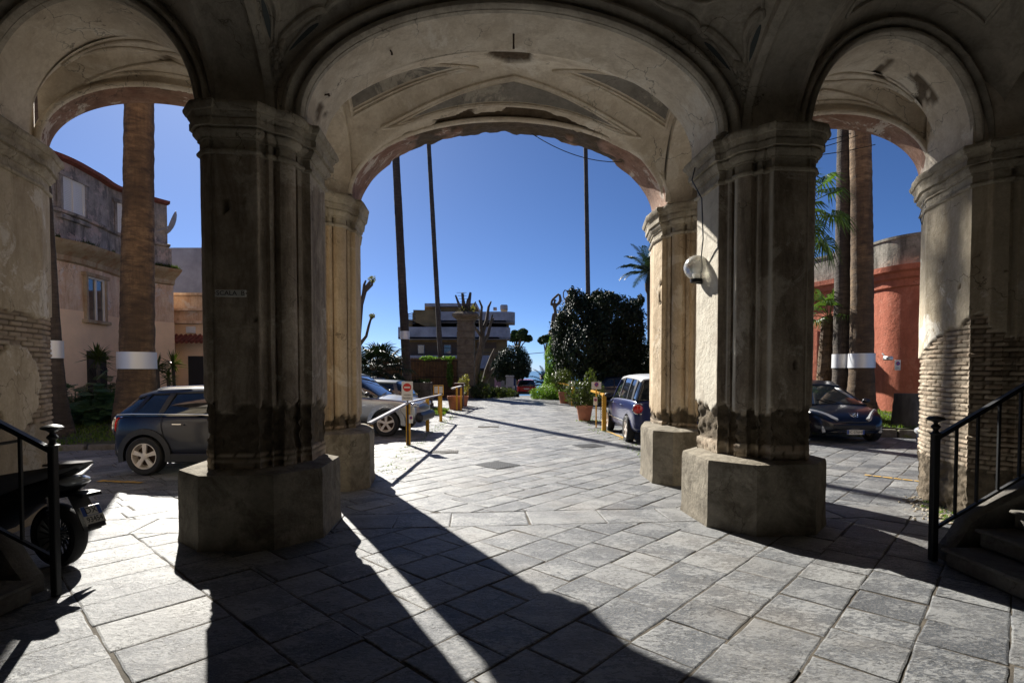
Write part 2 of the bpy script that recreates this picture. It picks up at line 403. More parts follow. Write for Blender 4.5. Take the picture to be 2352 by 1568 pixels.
def plinth(parent, poly, h, mat, seed=0):
    base = ccw(poly)
    def f(s, z, p, n):
        e = .006 * fbm(p.x * 3, p.y * 3, z * 3 + seed, 4) * 2 - .012 * sstep(h - .03, h, z) + .012 * sstep(.12, 0, z)
        return e, (0, 0, 0)
    mb = relief_prism(base, -.03, h, .05, .05, f)
    n = len(resample(base, .05)[0]); top = len(mb.v) - n
    # sloping, rough top
    c = Vector((sum(p[0] for p in base) / len(base), sum(p[1] for p in base) / len(base)))
    prev = list(range(top, top + n))
    for k, fr in enumerate((.93, .8, .55, .25)):
        cur = []
        for i in range(n):
            p = mb.v[top + i]; cw = W(c.x, c.y); q = Vector((lerp(cw.x, p.x, fr), lerp(cw.y, p.y, fr)))
            cur.append(len(mb.v)); z = h + .012 + .03 * k * .4 + .02 * fbm(q.x * 7, q.y * 7, seed, 4); mb.v.append(Vector((q.x, q.y, z))); mb.c.append((.0, 0, .5, 1))
        for i in range(n): i2 = (i + 1) % n; mb.f.append([prev[i], prev[i2], cur[i2], cur[i]]); mb.m.append(0)
        prev = cur
    mb.f.append(prev); mb.m.append(0)
    return obj('plinth', mb, mat, parent, world=True, smooth=40)
def rear_plan(s0, v0, w, dep):
    P = shaft_plan(s0, v0, w, dep); k = next(i for i, p in enumerate(P) if abs(p[0] - s0 - .39) < 1e-6 and abs(p[1] - v0) < 1e-6)
    return [(s0 + .12, v0 + dep + .52)] + P[:k + 1] + [(s0 + .45, v0), (s0 + w, v0 + .5), (s0 + w, v0 + dep), (s0 + .42, v0 + dep + .52)]
def mirror(poly, sg): return ccw([(sg * x, y) for x, y in poly])
def shaft_plan(s0, v0, w, dep, outer=True):
    """compound pillar: inner face, splayed strips, front face, outer strips"""
    P = [(s0, v0 + dep), (s0, v0 + .50)]
    A = Vector((s0 + .045, v0 + .47)); B = Vector((s0 + .36, v0 + .05)); e = (B - A); nn = Vector((-e.y, e.x)).normalized()
    if nn.y > 0: nn = -nn
    for t, o in ((.0, -.035), (.1, -.035), (.11, .01), (.2, .01), (.21, -.035), (.29, -.035), (.3, .05), (.36, .068), (.48, .075), (.6, .068), (.66, .05), (.67, -.035), (.75, -.035), (.76, .01), (.85, .01), (.86, -.035), (1, -.035)):
        q = A + e * t + nn * o; P.append((q.x, q.y))
    P += [(s0 + .375, v0 + .02), (s0 + .39, v0), (s0 + w - .2, v0), (s0 + w - .19, v0 + .03), (s0 + w - .16, v0 + .03), (s0 + w - .155, v0 + .0), (s0 + w - .09, v0 + .02), (s0 + w, v0 + .13), (s0 + w, v0 + dep - .1), (s0 + w - .1, v0 + dep)]
    return P
def pillar(sg, s0, v0, w, dep, pl, ph, seed, zl, lab, ds=.03, mat='shaft'):
    plan = (rear_plan if w < .8 else shaft_plan)(s0, v0, w, dep); poly = mirror(plan, sg)
    f0 = fn_shaft(seed, zl, (-1, .95), .04, pale=sg > 0 and w > .8)
    mb = relief_prism(poly, ph - .04, ZS - .5, ds, .03, f0)
    sh = obj('pillar', mb, M[mat], palace, world=True, smooth=55, label=lab)
    capital(sh, poly, M['cap'], seed=seed)
    plinth(sh, mirror(pl, sg), ph, M['plinth'], seed)
    return sh
def oct_plan(s0, s1, v0, v1, c): return [(s0, v0 + c), (s0 + c, v0), (s1 - c, v0), (s1, v0 + c), (s1, v1 - c), (s1 - c, v1), (s0 + c, v1), (s0, v1 - c)]
PFL = pillar(-1, 2.27, .14, 1.0, 1.12, oct_plan(2.09, 3.58, -.04, 1.52, .38), .75, 3.1, 1.42, 'tall dark pillar left of the central arch carrying the staircase sign')
PFR = pillar(1, 2.43, .14, .95, 1.12, oct_plan(2.21, 3.64, .0, 1.52, .38), .77, 9.7, 1.36, 'tall pillar right of the central arch carrying the globe lamp')
PBL = pillar(-1, 2.31, 2.72, .62, .92, [(2.04, 2.82), (2.28, 2.58), (2.86, 2.58), (3.1, 2.82), (3.1, 3.5), (2.8, 4.28), (2.36, 4.28), (2.1, 3.6)], .84, 17.3, 1.05, 'rear pillar on the left of the passage, ochre plaster', .05, 'shaft_tan')
PBR = pillar(1, 2.68, 2.72, .62, .92, [(2.4, 2.8), (2.64, 2.56), (3.2, 2.56), (3.45, 2.8), (3.45, 3.5), (3.3, 4.28), (2.74, 4.28), (2.46, 3.6)], .84, 23.9, 1.12, 'rear pillar on the right of the passage, ochre plaster', .05, 'shaft_tan')
# outer pillars, no plinth, coat fallen off low down
def fn_outer(seed, side):
    def f(s, z, p, n):
        und = .004 * nz(p.x * 4, p.y * 4, z * 3 + seed)
        if side > 0:
            q = p.y                                            # along the lit reveal
            lim = 2.12 + (1.42 - q) * .35 + .22 * fbm(s * 2.5, 1, z * 2.5, 4) if q > .35 else 2.25 + .35 * fbm(s * 3, 1, z, 4)
            m = sstep(-.01, .01, lim - z)
            br = z > .62 + .25 * fbm(s * 3, 5, 1, 3)
        else:
            a = 2.45 + .2 * fbm(s * 2.5, 1, z * 2, 4); b = 1.15 + .15 * fbm(s * 3, 2, 9, 3)
            m = sstep(-.01, .01, a - z)
            # island of plaster left in the middle
            dd = sqrt(((p.y - .9) / .4) ** 2 + ((z - 1.62) / .5) ** 2) + .35 * fbm(s * 5, z * 5, 3, 3)
            m *= sstep(.95, 1.02, dd)
            if z < b: m *= .55
            br = z > b
        if fbm(p.x * 5 + seed, p.y * 5, z * 2.5, 4) > .44: m = max(m, .9)
        if m <= 0: return und, (0, 0, 0)
        h, rv = brick(s, z)
        if br: return und - m * .036 + m * h * .02 + m * .008 * fbm(p.x * 18, p.y * 18, z * 18, 3), (m, h, rv)
        return und - m * .03 + m * .05 * fbm(p.x * 9, p.y * 9, z * 9, 4) * (1.6 if side > 0 else .4), (m, 0, .5)
    return f
OUTR = [(5.5, .5), (5.75, 1.42), (6.0, 1.8), (9, 1.0), (9, .1), (6.95, .1), (6.93, .16), (6.87, .16), (6.85, .1), (6.25, .1), (6.2, .05), (6.05, .05), (6.0, .12), (5.95, .18), (5.93, .14), (5.8, .2), (5.79, .27), (5.74, .28), (5.72, .24), (5.6, .33), (5.59, .39)]
OUTL = [(5.5, .5), (5.64, 1.4), (5.8, 1.75), (9, 1.0), (9, .1), (6.95, .1), (6.85, .1), (6.25, .1), (6.2, .05), (6.05, .05), (6.0, .12), (5.95, .18), (5.93, .14), (5.8, .2), (5.79, .27), (5.74, .28), (5.72, .24), (5.6, .33), (5.59, .39)]
for sg, P, sd, lb in ((1, OUTR, 31.0, 'outer pillar on the far right with bricks laid bare below pale plaster'), (-1, OUTL, 47.0, 'outer pillar on the far left with an island of plaster on bare brick')):
    poly = mirror(P, sg); mb = relief_prism(poly, -.05, ZS - .5, .022, .02, fn_outer(sd, sg))
    sh = obj('pillar', mb, M['shaft_pale'], palace, world=True, smooth=50, label=lb)
    capital(sh, poly, M['cap'], seed=sd, chip=.014 if sg > 0 else .008)
# ---- arches
def arch(A, B, A2, B2, rise, mat, rise2=None, N=64, K=10, zs=ZS, ztop=6.95, relief=None, stilt=0, front=True, soffit_label=None, label=None, thick_mat=None):
    A, B, A2, B2 = map(Vector, (A, B, A2, B2)); mb = MB()
    fr, bk = [], []
    for i in range(N + 1):
        a = pi * i / N; f = (1 - cos(a)) / 2; z = zs + rise * sin(a)
        fr.append((A.lerp(B, f), z)); bk.append((A2.lerp(B2, f), zs + (rise2 or rise) * sin(a)))
    for L, fl in ((fr, 0), (bk, 1)):
        b = len(mb.v)
        for i, (p, z) in enumerate(L): mb.v.append(W(p.x, p.y, z + (relief(i / N, fl, p, z)[0] if relief else 0))); mb.v.append(W(p.x, p.y, ztop))
        for i in range(N):
            q = [b + 2 * i, b + 2 * i + 2, b + 2 * i + 3, b + 2 * i + 1]; mb.f.append(q[::-1] if fl else q); mb.m.append(0)
    o = obj('arch', mb, M[mat], palace, world=True, label=label)
    sb = MB(); sb.c = []
    for i in range(N + 1):
        for j in range(K + 1):
            t = j / K; p = fr[i][0].lerp(bk[i][0], t); z = lerp(fr[i][1], bk[i][1], t); d = 0; c = (0, 0, 0)
            if relief: d, c = relief(i / N, t, p, z)
            nrm = Vector((0, 0, 1)); sb.v.append(W(p.x, p.y, z + d)); sb.c.append((*c, 1))
    for i in range(N):
        for j in range(K): a = i * (K + 1) + j; sb.f.append([a, a + 1, a + K + 2, a + K + 1]); sb.m.append(0)
    s = obj('soffit', sb, M[thick_mat or mat], o, world=True, smooth=60, label=soffit_label)
    return o
def sweep_arch(parent, name, A, B, rise, prof, out, mat, N=72, zs=ZS, label=None, chip=0):
    """moulding following an arch: prof = (distance outside the opening, projection along 'out')"""
    A, B, out = Vector(A), Vector(B), Vector(out).normalized(); c = (A + B) / 2; e = (B - A).normalized(); a0 = (B - A).length / 2
    mb = MB(); k = len(prof)
    for i in range(N + 1):
        a = pi * i / N
        for d, o in prof:
            q = c - e * (cos(a) * (a0 + d)) + out * (o + chip * nz(a * 9, d * 30, o * 20)); mb.v.append(W(q.x, q.y, zs + (rise + d) * sin(a)))
    for i in range(N):
        for j in range(k - 1): b = i * k + j; mb.f.append([b, b + 1, b + k + 1, b + k]); mb.m.append(0)
    return obj(name, mb, M[mat], parent, world=True, smooth=40, label=label)
ARCHIVOLT = [(-.002, -.03), (-.002, .03), (.004, .03), (.008, .075), (.025, .1), (.05, .105), (.075, .095), (.088, .07), (.09, .01), (.125, .01), (.13, .06), (.145, .11), (.175, .135), (.205, .125), (.225, .09), (.23, .03), (.27, .025), (.275, -.05)]
ARCHIVOLT_S = [(d * .75, o) for d, o in ARCHIVOLT]
def r_hole(i, t, p, z):
    m = fbm(p.x * 3, p.y * 3, z * 3 + 5, 4); e = sstep(.42, .45, m); return (.01 * e + .003 * m, (e * .9, 0, .5))
R0, RS = 1.27, 1.2
aF = arch((-2.27, .5), (2.34, .5), (-2.27, 1.26), (2.36, 1.26), R0, 'vault', relief=r_hole, label='inner central arch', stilt=0)
sweep_arch(aF, 'archivolt', (-2.27, .5), (2.34, .5), R0, ARCHIVOLT, (0, -1), 'vault_front')
def r_right(i, t, p, z):
    m = fbm(p.x * 2.6, p.y * 2.6, z * 2.6, 4) + (.35 if (.55 < i < .8 and t > .55) else 0); e = sstep(.4, .43, m); return (.02 * e + .004 * m, (e * .9, 0, .5))
aL = arch((-5.5, .5), (-3.39, .5), (-5.61, 1.2), (-3.39, 1.2), RS, 'vault', relief=r_hole, label='inner arch on the left')
aR = arch((3.42, .5), (5.5, .5), (3.42, 1.2), (5.69, 1.2), RS, 'vault', relief=r_right, label='inner arch on the right, plaster flaking')
sweep_arch(aL, 'archivolt', (-5.5, .5), (-3.39, .5), RS, ARCHIVOLT_S, (0, -1), 'vault_front')
sweep_arch(aR, 'archivolt', (3.42, .5), (5.5, .5), RS, ARCHIVOLT_S, (0, -1), 'vault_front', chip=.006)
# facade arches with ragged, fallen edges
def r_fac(i, t, p, z):
    m = .95 - abs(i - .5) * 2.9 + 1.0 * fbm(p.x * 2.3, t * 1.3, z * 2 + 4, 4)
    e = sstep(.3, .36, m)
    return (e * (.035 + .11 * fbm(p.x * 4, t * 2, z * 4, 5)) - .012 * (1 - e) * nz(p.x * 6, t * 3, z * 6), (e, 0, .5))
FB = dict(N=120, K=16)
aC = arch((-2.31, 3.0), (2.68, 3.0), (-2.42, 4.1), (2.82, 4.1), 1.2, 'vault', rise2=1.46, relief=r_fac, label='outer central arch with ragged crumbling edge', soffit_label='red painted underside with fallen plaster', thick_mat='red_soffit', **FB)
sweep_arch(aC, 'moulding', (-2.31, 3.0), (2.68, 3.0), 1.2, [(0, -.02), (0, .03), (.015, .05), (.04, .055), (.06, .04), (.075, .01), (.09, -.02)], (0, -1), 'vault', chip=.01)
def r_side(i, t, p, z):
    m = fbm(p.x * 2.5 + 4, t * 2, z, 4); e = sstep(.3, .34, m) * (t < .5); return (.02 * e, (e, 0, .5))
for A, B, A2, B2, lb in (((-5.64, 1.42), (-2.86, 2.95), (-5.85, 1.82), (-2.95, 3.5), 'outer arch on the left'), ((3.24, 2.95), (5.75, 1.42), (3.32, 3.5), (6.0, 1.85), 'outer arch on the right')):
    a = arch(A, B, A2, B2, 1.05, 'vault', relief=r_side, label=lb, thick_mat='red_soffit', N=80, soffit_label='faded red painted underside')
    e = (Vector(B) - Vector(A)).normalized(); n = Vector((e.y, -e.x)); n = -n if n.y > 0 else n
    sweep_arch(a, 'moulding', A, B, 1.05, [(0, -.02), (0, .03), (.015, .05), (.04, .055), (.06, .04), (.075, .01), (.09, -.02)], n, 'vault', chip=.006)
# lateral arches between front and rear pillars
for sg, x0, x1 in ((-1, 2.3, 3.2), (1, 2.48, 3.35)):
    arch((sg * x0, 1.2), (sg * (x0 + (.16 if sg > 0 else 0)), 2.98), (sg * x1, 1.2), (sg * (x1 - .3), 2.9), 1.1, 'vault', N=40, label='cross arch between front and rear pillar')
# ---- vault surfaces
def surf(name, S, N, K, mat, parent=None, relief=None, label=None):
    mb = MB(); mb.c = []
    for i in range(N + 1):
        for j in range(K + 1):
            s = -cos(pi * i / N); t = -cos(pi * j / K); p = S(s, t); c = (0, 0, 0)
            if relief: d, c = relief(s, t, p); p = p + Vector((0, 0, d))
            mb.v.append(p); mb.c.append((*c, 1))
    for i in range(N):
        for j in range(K): a = i * (K + 1) + j; mb.f.append([a, a + 1, a + K + 2, a + K + 1]); mb.m.append(0)
    return obj(name, mb, M[mat] if isinstance(mat, str) else mat, parent or palace, world=True, smooth=60, label=label)
def q(x): return sqrt(max(0, x))
def groin(c0, c1, v0, v1, rise, dome):
    def S(s, t):
        f = (rise - .035 * (t + 1)) * q(1 - s * s); g = rise * q(1 - t * t); k = .09
        m = max(f, g) + max(0, k - abs(f - g)) ** 2 / (4 * k)
        if abs(s) > .999 or abs(t) > .999: m = max(f, g)
        return W(lerp(c0, c1, (s + 1) / 2), lerp(v0, v1, (t + 1) / 2), ZS + m + dome * (1 - s * s) * (1 - t * t))
    return S
SG = groin(-2.31, 2.6, 1.24, 3.01, 1.275, .28)
def r_vault(s, t, p):
    l = W(.03, 1.6); d = sqrt(((p.x - l.x) / .3) ** 2 + ((p.y - l.y) / .42) ** 2) + .5 * fbm(p.x * 3, p.y * 3, 1, 4)
    e = 1 - sstep(.93, 1.0, d)
    e = max(e, sstep(.0, .05, (t - .86) * 2 + .25 - abs(s - .05) * .55 + .55 * fbm(p.x * 2.2, p.y * 5, 7, 4)) * (t > .74))
    return (e * (.05 + .06 * fbm(p.x * 7, p.y * 7, 2, 4)) + .006 * fbm(p.x * 2, p.y * 2, 4, 3), (e, 0, .5))
vc = surf('vault', SG, 150, 90, 'vault', relief=r_vault, label='cross vault over the passage with a hole in its plaster crown')
def frame(S, pts, parent, r=.02, mat='vault', dz=-.012, name='moulding', gap=.03, closed=False):
    mb = MB(); P = []
    n = len(pts)
    for i in range(n - (0 if closed else 1)):
        a, b = pts[i], pts[(i + 1) % n]
        for k in range(24): P.append(S(lerp(a[0], b[0], k / 24), lerp(a[1], b[1], k / 24)) + Vector((0, 0, dz)))
    P.append(S(*pts[0 if closed else -1]) + Vector((0, 0, dz)))
    mb.tube(P, r, 6)
    return obj(name, mb, M[mat], parent, world=True)
def panel(S, poly, mat, parent, dz=-.006, name='panel'):
    """a differently coloured field inside a moulded frame, laid just under the vault skin"""
    mb = MB(); n = 22
    a, b, c = poly
    idx = {}
    for i in range(n + 1):
        for j in range(n + 1 - i):
            u, v = i / n, j / n; w = 1 - u - v
            idx[i, j] = len(mb.v); mb.v.append(S(a[0] * w + b[0] * u + c[0] * v, a[1] * w + b[1] * u + c[1] * v) + Vector((0, 0, dz)))
    for i in range(n):
        for j in range(n - i):
            mb.f.append([idx[i, j], idx[i + 1, j], idx[i, j + 1]]); mb.m.append(0)
            if i + j < n - 1: mb.f.append([idx[i + 1, j], idx[i + 1, j + 1], idx[i, j + 1]]); mb.m.append(0)
    return obj(name, mb, M[mat], parent, world=True, smooth=60)
for sgn in (1, -1):
    for g, rr in ((0, .03), (.05, .018)):
        if sgn > 0: frame(SG, [(-.8 + g * 2, .72 - g * .5), (.82 - g * 2, .72 - g * .5), (.0, .2 + g)], vc, rr, closed=True)
        frame(SG, [(sgn * .965, .6 - g), (sgn * (.22 + g), .0), (sgn * .965, -.6 + g)], vc, rr, closed=True)
    if sgn > 0: panel(SG, [(-.64, .66), (.66, .66), (0, .3)], 'vault_grey', vc)
    panel(SG, [(sgn * .95, .5), (sgn * .36, 0), (sgn * .95, -.5)], 'vault_grey', vc)
# side rear bays
def bil(c00, c10, c11, c01, rise, dome):
    c00, c10, c11, c01 = map(Vector, (c00, c10, c11, c01))
    def S(s, t):
        a, b = (s + 1) / 2, (t + 1) / 2; p = c00.lerp(c10, a).lerp(c01.lerp(c11, a), b)
        f = rise * q(1 - s * s); g = rise * q(1 - t * t); k = .09
        m = max(f, g) + max(0, k - abs(f - g)) ** 2 / (4 * k)
        if abs(s) > .999 or abs(t) > .999: m = max(f, g)
        return W(p.x, p.y, ZS + m + dome * (1 - s * s) * (1 - t * t))
    return S
SL = bil((-5.61, 1.18), (-3.2, 1.18), (-2.84, 2.97), (-5.66, 1.42), 1.2, .05)
SR = bil((3.3, 1.18), (5.7, 1.18), (5.77, 1.42), (3.2, 2.97), 1.2, .05)
for S_, lb, fl in ((SL, 'small vault over the left bay', 1), (SR, 'small stained vault over the right bay', 0)):
    def rr_(s, t, p):
        m = fbm(p.x * 2.4, p.y * 2.4, 9, 4) + (.18 if not fl else 0); e = sstep(.36, .4, m); return (.015 * e, (e * .8, 0, .5))
    v = surf('vault', S_, 70, 50, 'vault', relief=rr_, label=lb)
    for g, rr in ((0, .02), (.07, .012)):
        frame(S_, [(-.7 + g, .8 - g * .6), (.7 - g, .8 - g * .6), (0, .2 + g)], v, rr, closed=True)
        frame(S_, [(-.7 + g, -.8 + g * .6), (.7 - g, -.8 + g * .6), (0, -.2 - g)], v, rr, closed=True)
# front hall: sail vaults and transverse ribs
def sail(c0, c1, v0, v1, rise):
    def S(s, t): return W(lerp(c0, c1, (s + 1) / 2), lerp(v0, v1, (t + 1) / 2), ZS + rise * sqrt(2) * q(1 - s * s / 2 - t * t / 2))
    return S
SC = sail(-2.62, 2.65, -5.0, .47, R0 + .27)
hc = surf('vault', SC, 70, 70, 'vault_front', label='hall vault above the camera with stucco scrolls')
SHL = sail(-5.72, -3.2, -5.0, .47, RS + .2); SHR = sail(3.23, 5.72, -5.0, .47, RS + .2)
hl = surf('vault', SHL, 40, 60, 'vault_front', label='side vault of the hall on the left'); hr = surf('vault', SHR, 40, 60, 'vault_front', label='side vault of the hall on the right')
for S_, par in ((SHL, hl), (SHR, hr)):
    for g, rr in ((0, .026), (.06, .015)):
        frame(S_, [(-.66 + g, .9 - g), (.66 - g, .9 - g), (.66 - g, .3), (0, .1 + g), (-.66 + g, .3)], par, rr, 'vault_front', closed=True)
for sg, a, b in ((-1, 2.6, 3.22), (1, 2.63, 3.25)):
    mb = MB(); N = 60; hv = 2.735; cv = -2.265; rs_ = 1.42
    prof = [(a - .02, .12), (a - .02, 0), (a + .03, -.035), (a + .06, -.04), (a + .09, -.01), (a + .12, 0), (b - .12, 0), (b - .09, -.01), (b - .06, -.04), (b - .03, -.035), (b + .02, 0), (b + .02, .12)]
    for i in range(N + 1):
        an = pi * i / N
        for s_, d in prof: mb.v.append(W(sg * s_, cv + (hv + d) * cos(an), ZS + (rs_ + d) * sin(an)))
    k = len(prof)
    for i in range(N):
        for j in range(k - 1): c = i * k + j; mb.f.append([c, c + 1, c + k + 1, c + k]); mb.m.append(0)
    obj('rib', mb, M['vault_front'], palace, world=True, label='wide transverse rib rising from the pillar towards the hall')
# stucco scrolls and leaf drops in the corners of the hall vault
M['recess'] = simple('blue grey stucco recess', (.1, .12, .125), .9)
for sg in (-1, 1):
    def Q(s, t): return SC(sg * s, t)
    mb = MB()
    def curve(pts, r, mb=mb, n=10):
        P = []
        for i in range(len(pts) - 1):
            p0 = Vector(pts[max(i - 1, 0)]); p1 = Vector(pts[i]); p2 = Vector(pts[i + 1]); p3 = Vector(pts[min(i + 2, len(pts) - 1)])
            for k in range(n):
                t = k / n; w = .5 * ((2 * p1) + (p2 - p0) * t + (2 * p0 - 5 * p1 + 4 * p2 - p3) * t * t + (3 * p1 - p0 - 3 * p2 + p3) * t ** 3)
                P.append(Q(w.x, w.y) + Vector((0, 0, -.01)))
        m = len(P); mb.tube(P, [r * (.35 + .65 * sin(pi * (k + 1) / (m + 1))) for k in range(m)], 8)
    curve([(.955, .955), (.935, .94), (.88, .938), (.807, .94), (.78, .95), (.79, .962), (.806, .958)], .045)
    curve([(.95, .978), (.893, .968), (.83, .962), (.8, .968), (.79, .975)], .016)
    curve([(.957, .945), (.95, .91), (.932, .88), (.932, .85), (.938, .825), (.952, .8), (.963, .81), (.955, .822)], .045)
    curve([(.972, .93), (.955, .89), (.952, .86), (.958, .835)], .014)
    curve([(.4, .925), (.54, .943), (.62, .95), (.69, .942), (.74, .943), (.765, .952), (.775, .962), (.76, .966)], .035)
    curve([(.955, .795), (.935, .76), (.91, .7), (.9, .6), (.91, .5), (.94, .45)], .035)
    curve([(.64, .88), (.7, .895), (.76, .88), (.8, .84), (.81, .79)], .02)
    curve([(.3, .95), (.36, .93), (.4, .94), (.44, .955), (.42, .965)], .035)
    obj('stucco_scroll', mb, M['vault_front'], hc, world=True)
    mb = MB()
    for k, (cs, ct) in enumerate(((.862, .974), (.967, .876))):
        P = []
        for i in range(14):
            a = 2 * pi * i / 14; dx, dy = (.062 * cos(a), .008 * sin(a)) if k == 0 else (.009 * sin(a), .05 * cos(a))
            P.append(Q(cs + dx, ct + dy) + Vector((0, 0, -.012)))
        b = len(mb.v); mb.v += P; mb.f.append(list(range(b, b + 14))); mb.m.append(0)
    obj('stucco_recess', mb, M['recess'], hc, world=True)
    mb = MB(); r2 = random.Random(3)
    for i in range(44):
        f = i / 44; wv = (1 - f) ** .8 * .04 + .012
        p = Q(lerp(.955, .992, f), lerp(.943, .99, f)) + Vector(((r2.random() - .5) * wv * 3.2, (r2.random() - .5) * .03 - .02, (r2.random() - .5) * .03))
        mb.ball((0, 0, 0), (wv * (.5 + .5 * r2.random()), wv * .5, wv * (.8 + .8 * r2.random())), 8, 6, Matrix.Translation(p) @ Matrix.Rotation(r2.uniform(-.9, .9), 4, 'Y'))
    obj('leaf_drop', mb, M['vault_front'], hc, world=True)
# upper storeys, side and rear walls of the hall
mb = MB()
up = [(-12, .6), (-9, .9), (-5.9, 1.86), (-3.3, 3.4), (-2.9, 4.12), (3.2, 4.12), (3.5, 3.5), (6.0, 1.9), (9, .9), (12, .6), (12, -9), (-12, -9)]
P = [W(*p).xy for p in ccw(up)]
mb.prism(P, 6.9, 13.5)
obj('upper_storey', mb, M['red_soffit'], palace, world=True, smooth=0)
mb = MB()
for a, b in (((-9, .15), (-9, -9)), ((9, .15), (9, -9)), ((-9, -9), (9, -9))):
    a, b = Vector(a), Vector(b); e = (b - a).normalized(); n = Vector((-e.y, e.x)) * .2
    mb.prism([W(*(a + n)).xy, W(*(a - n)).xy, W(*(b - n)).xy, W(*(b + n)).xy], -.05, 6.9)
obj('hall_wall', mb, M['shaft'], palace, world=True, smooth=0)
mb = MB()      # flat ceilings over the stairs and behind the vaults
for u0, u1, v0, v1, z in ((-9.1, -5.6, -9, .9, 6.1), (5.6, 9.1, -9, .9, 6.1), (-9.1, 9.1, -9, -4.9, 6.0)):
    mb.prism([W(u0, v0).xy, W(u1, v0).xy, W(u1, v1).xy, W(u0, v1).xy], z, z + .3)
obj('ceiling', mb, M['vault_front'], palace, world=True, smooth=0)
# solid fill over the pillars
for u0, u1, v0, v1 in ((-3.4, -2.25, .53, 1.22), (2.32, 3.43, .53, 1.22), (-2.93, -2.42, 3.02, 4.08), (2.81, 3.3, 3.02, 4.08), (-9, -5.5, .3, 1.3), (5.5, 9, .3, 1.3)):
    mb = MB()
    if abs(u0) > 8 or abs(u1) > 8:
        pl = mirror([(5.48, .49), (5.7, 1.4), (5.95, 1.75), (9, .95), (9, .12), (6.2, .12), (5.7, .35)], 1 if u1 > 8 else -1)
        mb.prism([W(*p).xy for p in pl], ZS - .06, 6.89)
    else: mb.prism([W(u0 + .012, v0).xy, W(u1 - .012, v0).xy, W(u1 - .012, v1).xy, W(u0 + .012, v1).xy], ZS - .06, 6.89)
    obj('pier_head', mb, M['vault'], palace, world=True, smooth=0)
# ------------------------------------------------------------------ ground
def gz(x, y):
    """terrain: level court, then falling towards the sea"""
    z = 0
    if y > 36: z -= (y - 36) * .055 if y < 200 else 9.0
    return z
mb = MB(); xs = [-400, -120, -60, -30, -15, -8, -4, 0, 4, 8, 15, 30, 60, 120, 400]; ys = [-40, -10, 0, 10, 20, 30, 36, 40, 45, 50, 60, 80, 120, 160, 199, 230, 260]
for y in ys:
    for x in xs: mb.v.append(Vector((x, y, gz(x, min(y, 199)) - .03 - (14 if y > 240 else 0))))
for i in range(len(ys) - 1):
    for j in range(len(xs) - 1): a = i * len(xs) + j; mb.f.append([a, a + 1, a + len(xs) + 1, a + len(xs)]); mb.m.append(0)
tag(obj('ground', mb, M['ground'], smooth=0), kind='structure')
M['sea'] = simple('sea water', (.02, .1, .16), .25, bump=.6, bs=.15)
mb = MB().add([(-6000, 225, -10.5), (6000, 225, -10.5), (6000, 9000, -10.5), (-6000, 9000, -10.5)], [(0, 1, 2, 3)])
tag(obj('sea', mb, M['sea'], smooth=0), kind='structure')
mb = MB(); mb.box((0, 0, 0), (1, 1, 1))
# dirt bed under the slabs
mb = MB()
for x0, x1, y0, y1 in ((-14, 14, -4, 14.5), (-5, 5.5, 14.5, 36), (-5, 5.5, 36, 44)):
    mb.add([(x0, y0, gz(0, y0) - .007), (x1, y0, gz(0, y0) - .007), (x1, y1, gz(0, y1) - .007), (x0, y1, gz(0, y1) - .007)], [(0, 1, 2, 3)])
tag(obj('joint_bed', mb, M['dirt'], smooth=0), kind='structure')
mb = MB(); r3 = random.Random(11)
ZUNDER = [0]
def clip(poly, n, c):
    """keep the side where n.p <= c"""
    out = []
    for i in range(len(poly)):
        a, b = poly[i - 1], poly[i]; da, db = n.dot(a) - c, n.dot(b) - c
        if (da <= 0) != (db <= 0): out.append(a.lerp(b, da / (da - db)))
        if db <= 0: out.append(b)
    return out
def slab(cs, mb=mb):
    """one worn stone slab from its outline"""
    cs = [Vector(p) for p in cs]
    m = []
    for p in cs:
        if not m or (p - m[-1]).length > .02: m.append(p)
    if len(m) > 1 and (m[0] - m[-1]).length < .02: m.pop()
    cs = m; N = len(cs)
    if N < 3: return
    ar = abs(sum(cs[i - 1].x * cs[i].y - cs[i].x * cs[i - 1].y for i in range(N))) / 2
    if ar < .006: return
    c = sum(cs, Vector((0, 0))) / N; z = gz(c.x, c.y) + r3.uniform(-.003, .003); tx, ty = r3.gauss(0, .004), r3.gauss(0, .004)
    far = c.y > 15; k = 2 if far else 5; L = []; j = .009
    cs = [p + Vector((r3.uniform(-j, j), r3.uniform(-j, j))) for p in cs]
    for i in range(N):
        a, b = cs[i], cs[(i + 1) % N]
        for q_ in range(k):
            p = a.lerp(b, q_ / k)
            p = p.lerp(c, .01) if q_ == 0 else p + (c - p).normalized() * r3.uniform(-.003, .006)
            L.append(p)
    b0 = len(mb.v); n = len(L); g = r3.uniform(.003, .008)
    for ins, dz in ((g, -.03), (g, -.004), (g + .012, 0)):
        for p in L:
            d = (c - p); l = max(d.length, .03); w = p + d * (ins / l); mb.v.append(Vector((w.x, w.y, z + dz + (w.x - c.x) * tx + (w.y - c.y) * ty)))
    for r_ in range(2):
        for i in range(n): i2 = (i + 1) % n; mb.f.append([b0 + r_ * n + i, b0 + r_ * n + i2, b0 + (r_ + 1) * n + i2, b0 + (r_ + 1) * n + i]); mb.m.append(0)
    mb.f.append([b0 + 2 * n + i for i in range(n)]); mb.m.append(0)
A1 = radians(47); ea = Vector((cos(A1), sin(A1))); eb = Vector((sin(A1), -cos(A1)))
NV = Vector((-sin(TH), cos(TH))); V0 = NV.dot(Vector((OX, OY))); CS = 1.95
X_, Y_ = Vector((1, 0)), Vector((0, 1))
